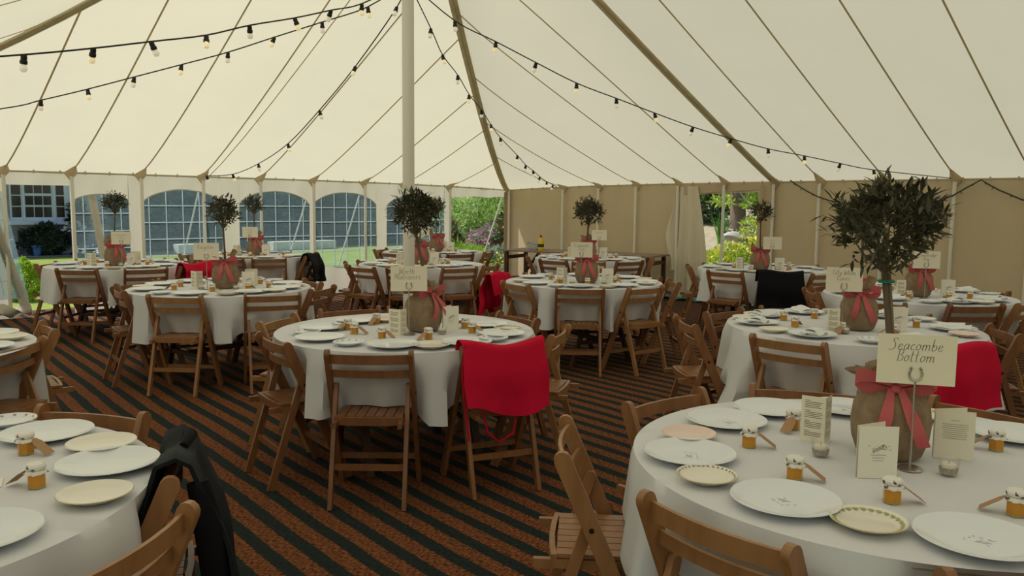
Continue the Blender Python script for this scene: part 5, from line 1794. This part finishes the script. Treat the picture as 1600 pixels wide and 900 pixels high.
festoon('festoon string running from the tent pole towards the top left corner', [(-2.75, 4.67, 2.32), (-2.53, 5.01, 2.42), (-2.32, 5.32, 2.52), (-2.09, 5.66, 2.63), (-1.89, 5.96, 2.76), (-1.66, 6.31, 2.89), (-1.45, 6.62, 3.02), (-1.26, 6.91, 3.14)], W3(7, WID, 1.87), 0.3, True)
festoon('lower festoon string running from the tent pole to the left frame edge', [(-4.32, 7.56, 2.41), (-3.88, 7.54, 2.51), (-3.44, 7.52, 2.62), (-3.0, 7.5, 2.73), (-2.57, 7.48, 2.84), (-2.14, 7.45, 2.97), (-1.71, 7.43, 3.1), (-1.3, 7.41, 3.23)], W3(0.05, WID - .05, 1.87), 0.2, True)
festoon('festoon string sagging from the tent pole to the clear window wall', [(-4.38, 11.72, 1.86), (-3.74, 10.93, 1.86), (-3.17, 10.21, 1.97), (-2.6, 9.49, 2.17), (-2.08, 8.84, 2.48), (-1.56, 8.18, 2.84), (-1.06, 7.54, 3.26)], W3(0.02, 6.04, 1.86), 0.3, True)
festoon('festoon string descending from the tent pole to the corner end wall', [(-0.8, 8.0, 3.17), (-0.72, 8.36, 2.99), (-0.6, 8.88, 2.87), (-0.5, 9.29, 2.72), (-0.38, 9.8, 2.61), (-0.28, 10.24, 2.48), (-0.17, 10.72, 2.36), (0.06, 11.73, 2.19), (0.19, 12.28, 2.08), (0.31, 12.79, 2.02), (0.44, 13.35, 1.94), (0.57, 13.9, 1.88), (0.71, 14.49, 1.84)], W3(1.36, 0.03, 1.81), 0.2)
festoon('festoon string running from the tent pole along to the plain right wall', [(-0.54, 7.56, 3.15), (-0.17, 7.72, 3.0), (0.21, 7.88, 2.84), (0.61, 8.06, 2.68), (1.02, 8.23, 2.56), (1.43, 8.4, 2.44), (1.87, 8.59, 2.32), (2.32, 8.78, 2.22), (2.78, 8.98, 2.13), (3.25, 9.18, 2.07), (3.74, 9.39, 2.0), (4.21, 9.59, 1.94)], W3(8.1, 0.03, 1.865), 0.2)
festoon('festoon string mostly above the frame with one bulb showing at the top', [(0.0, 6.85, 3.36), (0.42, 6.60, 3.30), (0.84, 6.35, 3.26), (1.26, 6.10, 3.22), (1.68, 5.85, 3.19)], (7.5, 2.9, 2.6), 0.1)

# thin slack rope beside a roof seam
b = MB(); b.tube([W3(q, 5.98 - 0.035 * q, roof_z(q, 5.98 - 0.035 * q, 'end') - 0.045) for q in (5.0, 4.4, 3.6, 2.8, 2.0, 1.2, 0.5, 0.04)], 0.006, 6)
tag(link('rope', b.mesh('rope', M['web'])), 'thin slack rope running down beside a roof seam to the window wall', 'rope')

# dark fairy light wire looped along the right wall
pts = [(5.97, 1.87), (6.08, 1.80), (6.22, 1.72), (6.38, 1.645), (6.55, 1.59), (6.85, 1.525), (7.16, 1.495), (7.5, 1.50), (7.76, 1.535), (7.98, 1.60), (8.12, 1.66), (8.28, 1.76), (8.42, 1.845), (8.5, 1.79), (8.62, 1.72), (8.86, 1.61), (9.2, 1.52), (9.7, 1.5), (10.3, 1.7), (10.7, 1.85)]
fl = thing('fairy_light_wire', 'dark green fairy light wire looped along the plain right wall', 'string lights', W3(6, 0.08, 1.8))
b = MB(); b.tube([W3(s_, 0.09, z) - W3(6, 0.08, 1.8) for s_, z in pts], 0.009, 6)
link('wire', b.mesh('wire', M['wire']), fl)
for i in range(0, len(pts) - 1):
    s_ = (pts[i][0] + pts[i + 1][0]) / 2; z = (pts[i][1] + pts[i + 1][1]) / 2
    b = MB(); b.tube([(0, 0, 0), (0.02 * (-1) ** i, 0.01, -0.03)], [0.006, 0.004], 6)
    link('fairy_bulb', b.mesh('fairy_bulb', M['wire']), fl, W3(s_, 0.09, z) - W3(6, 0.08, 1.8))
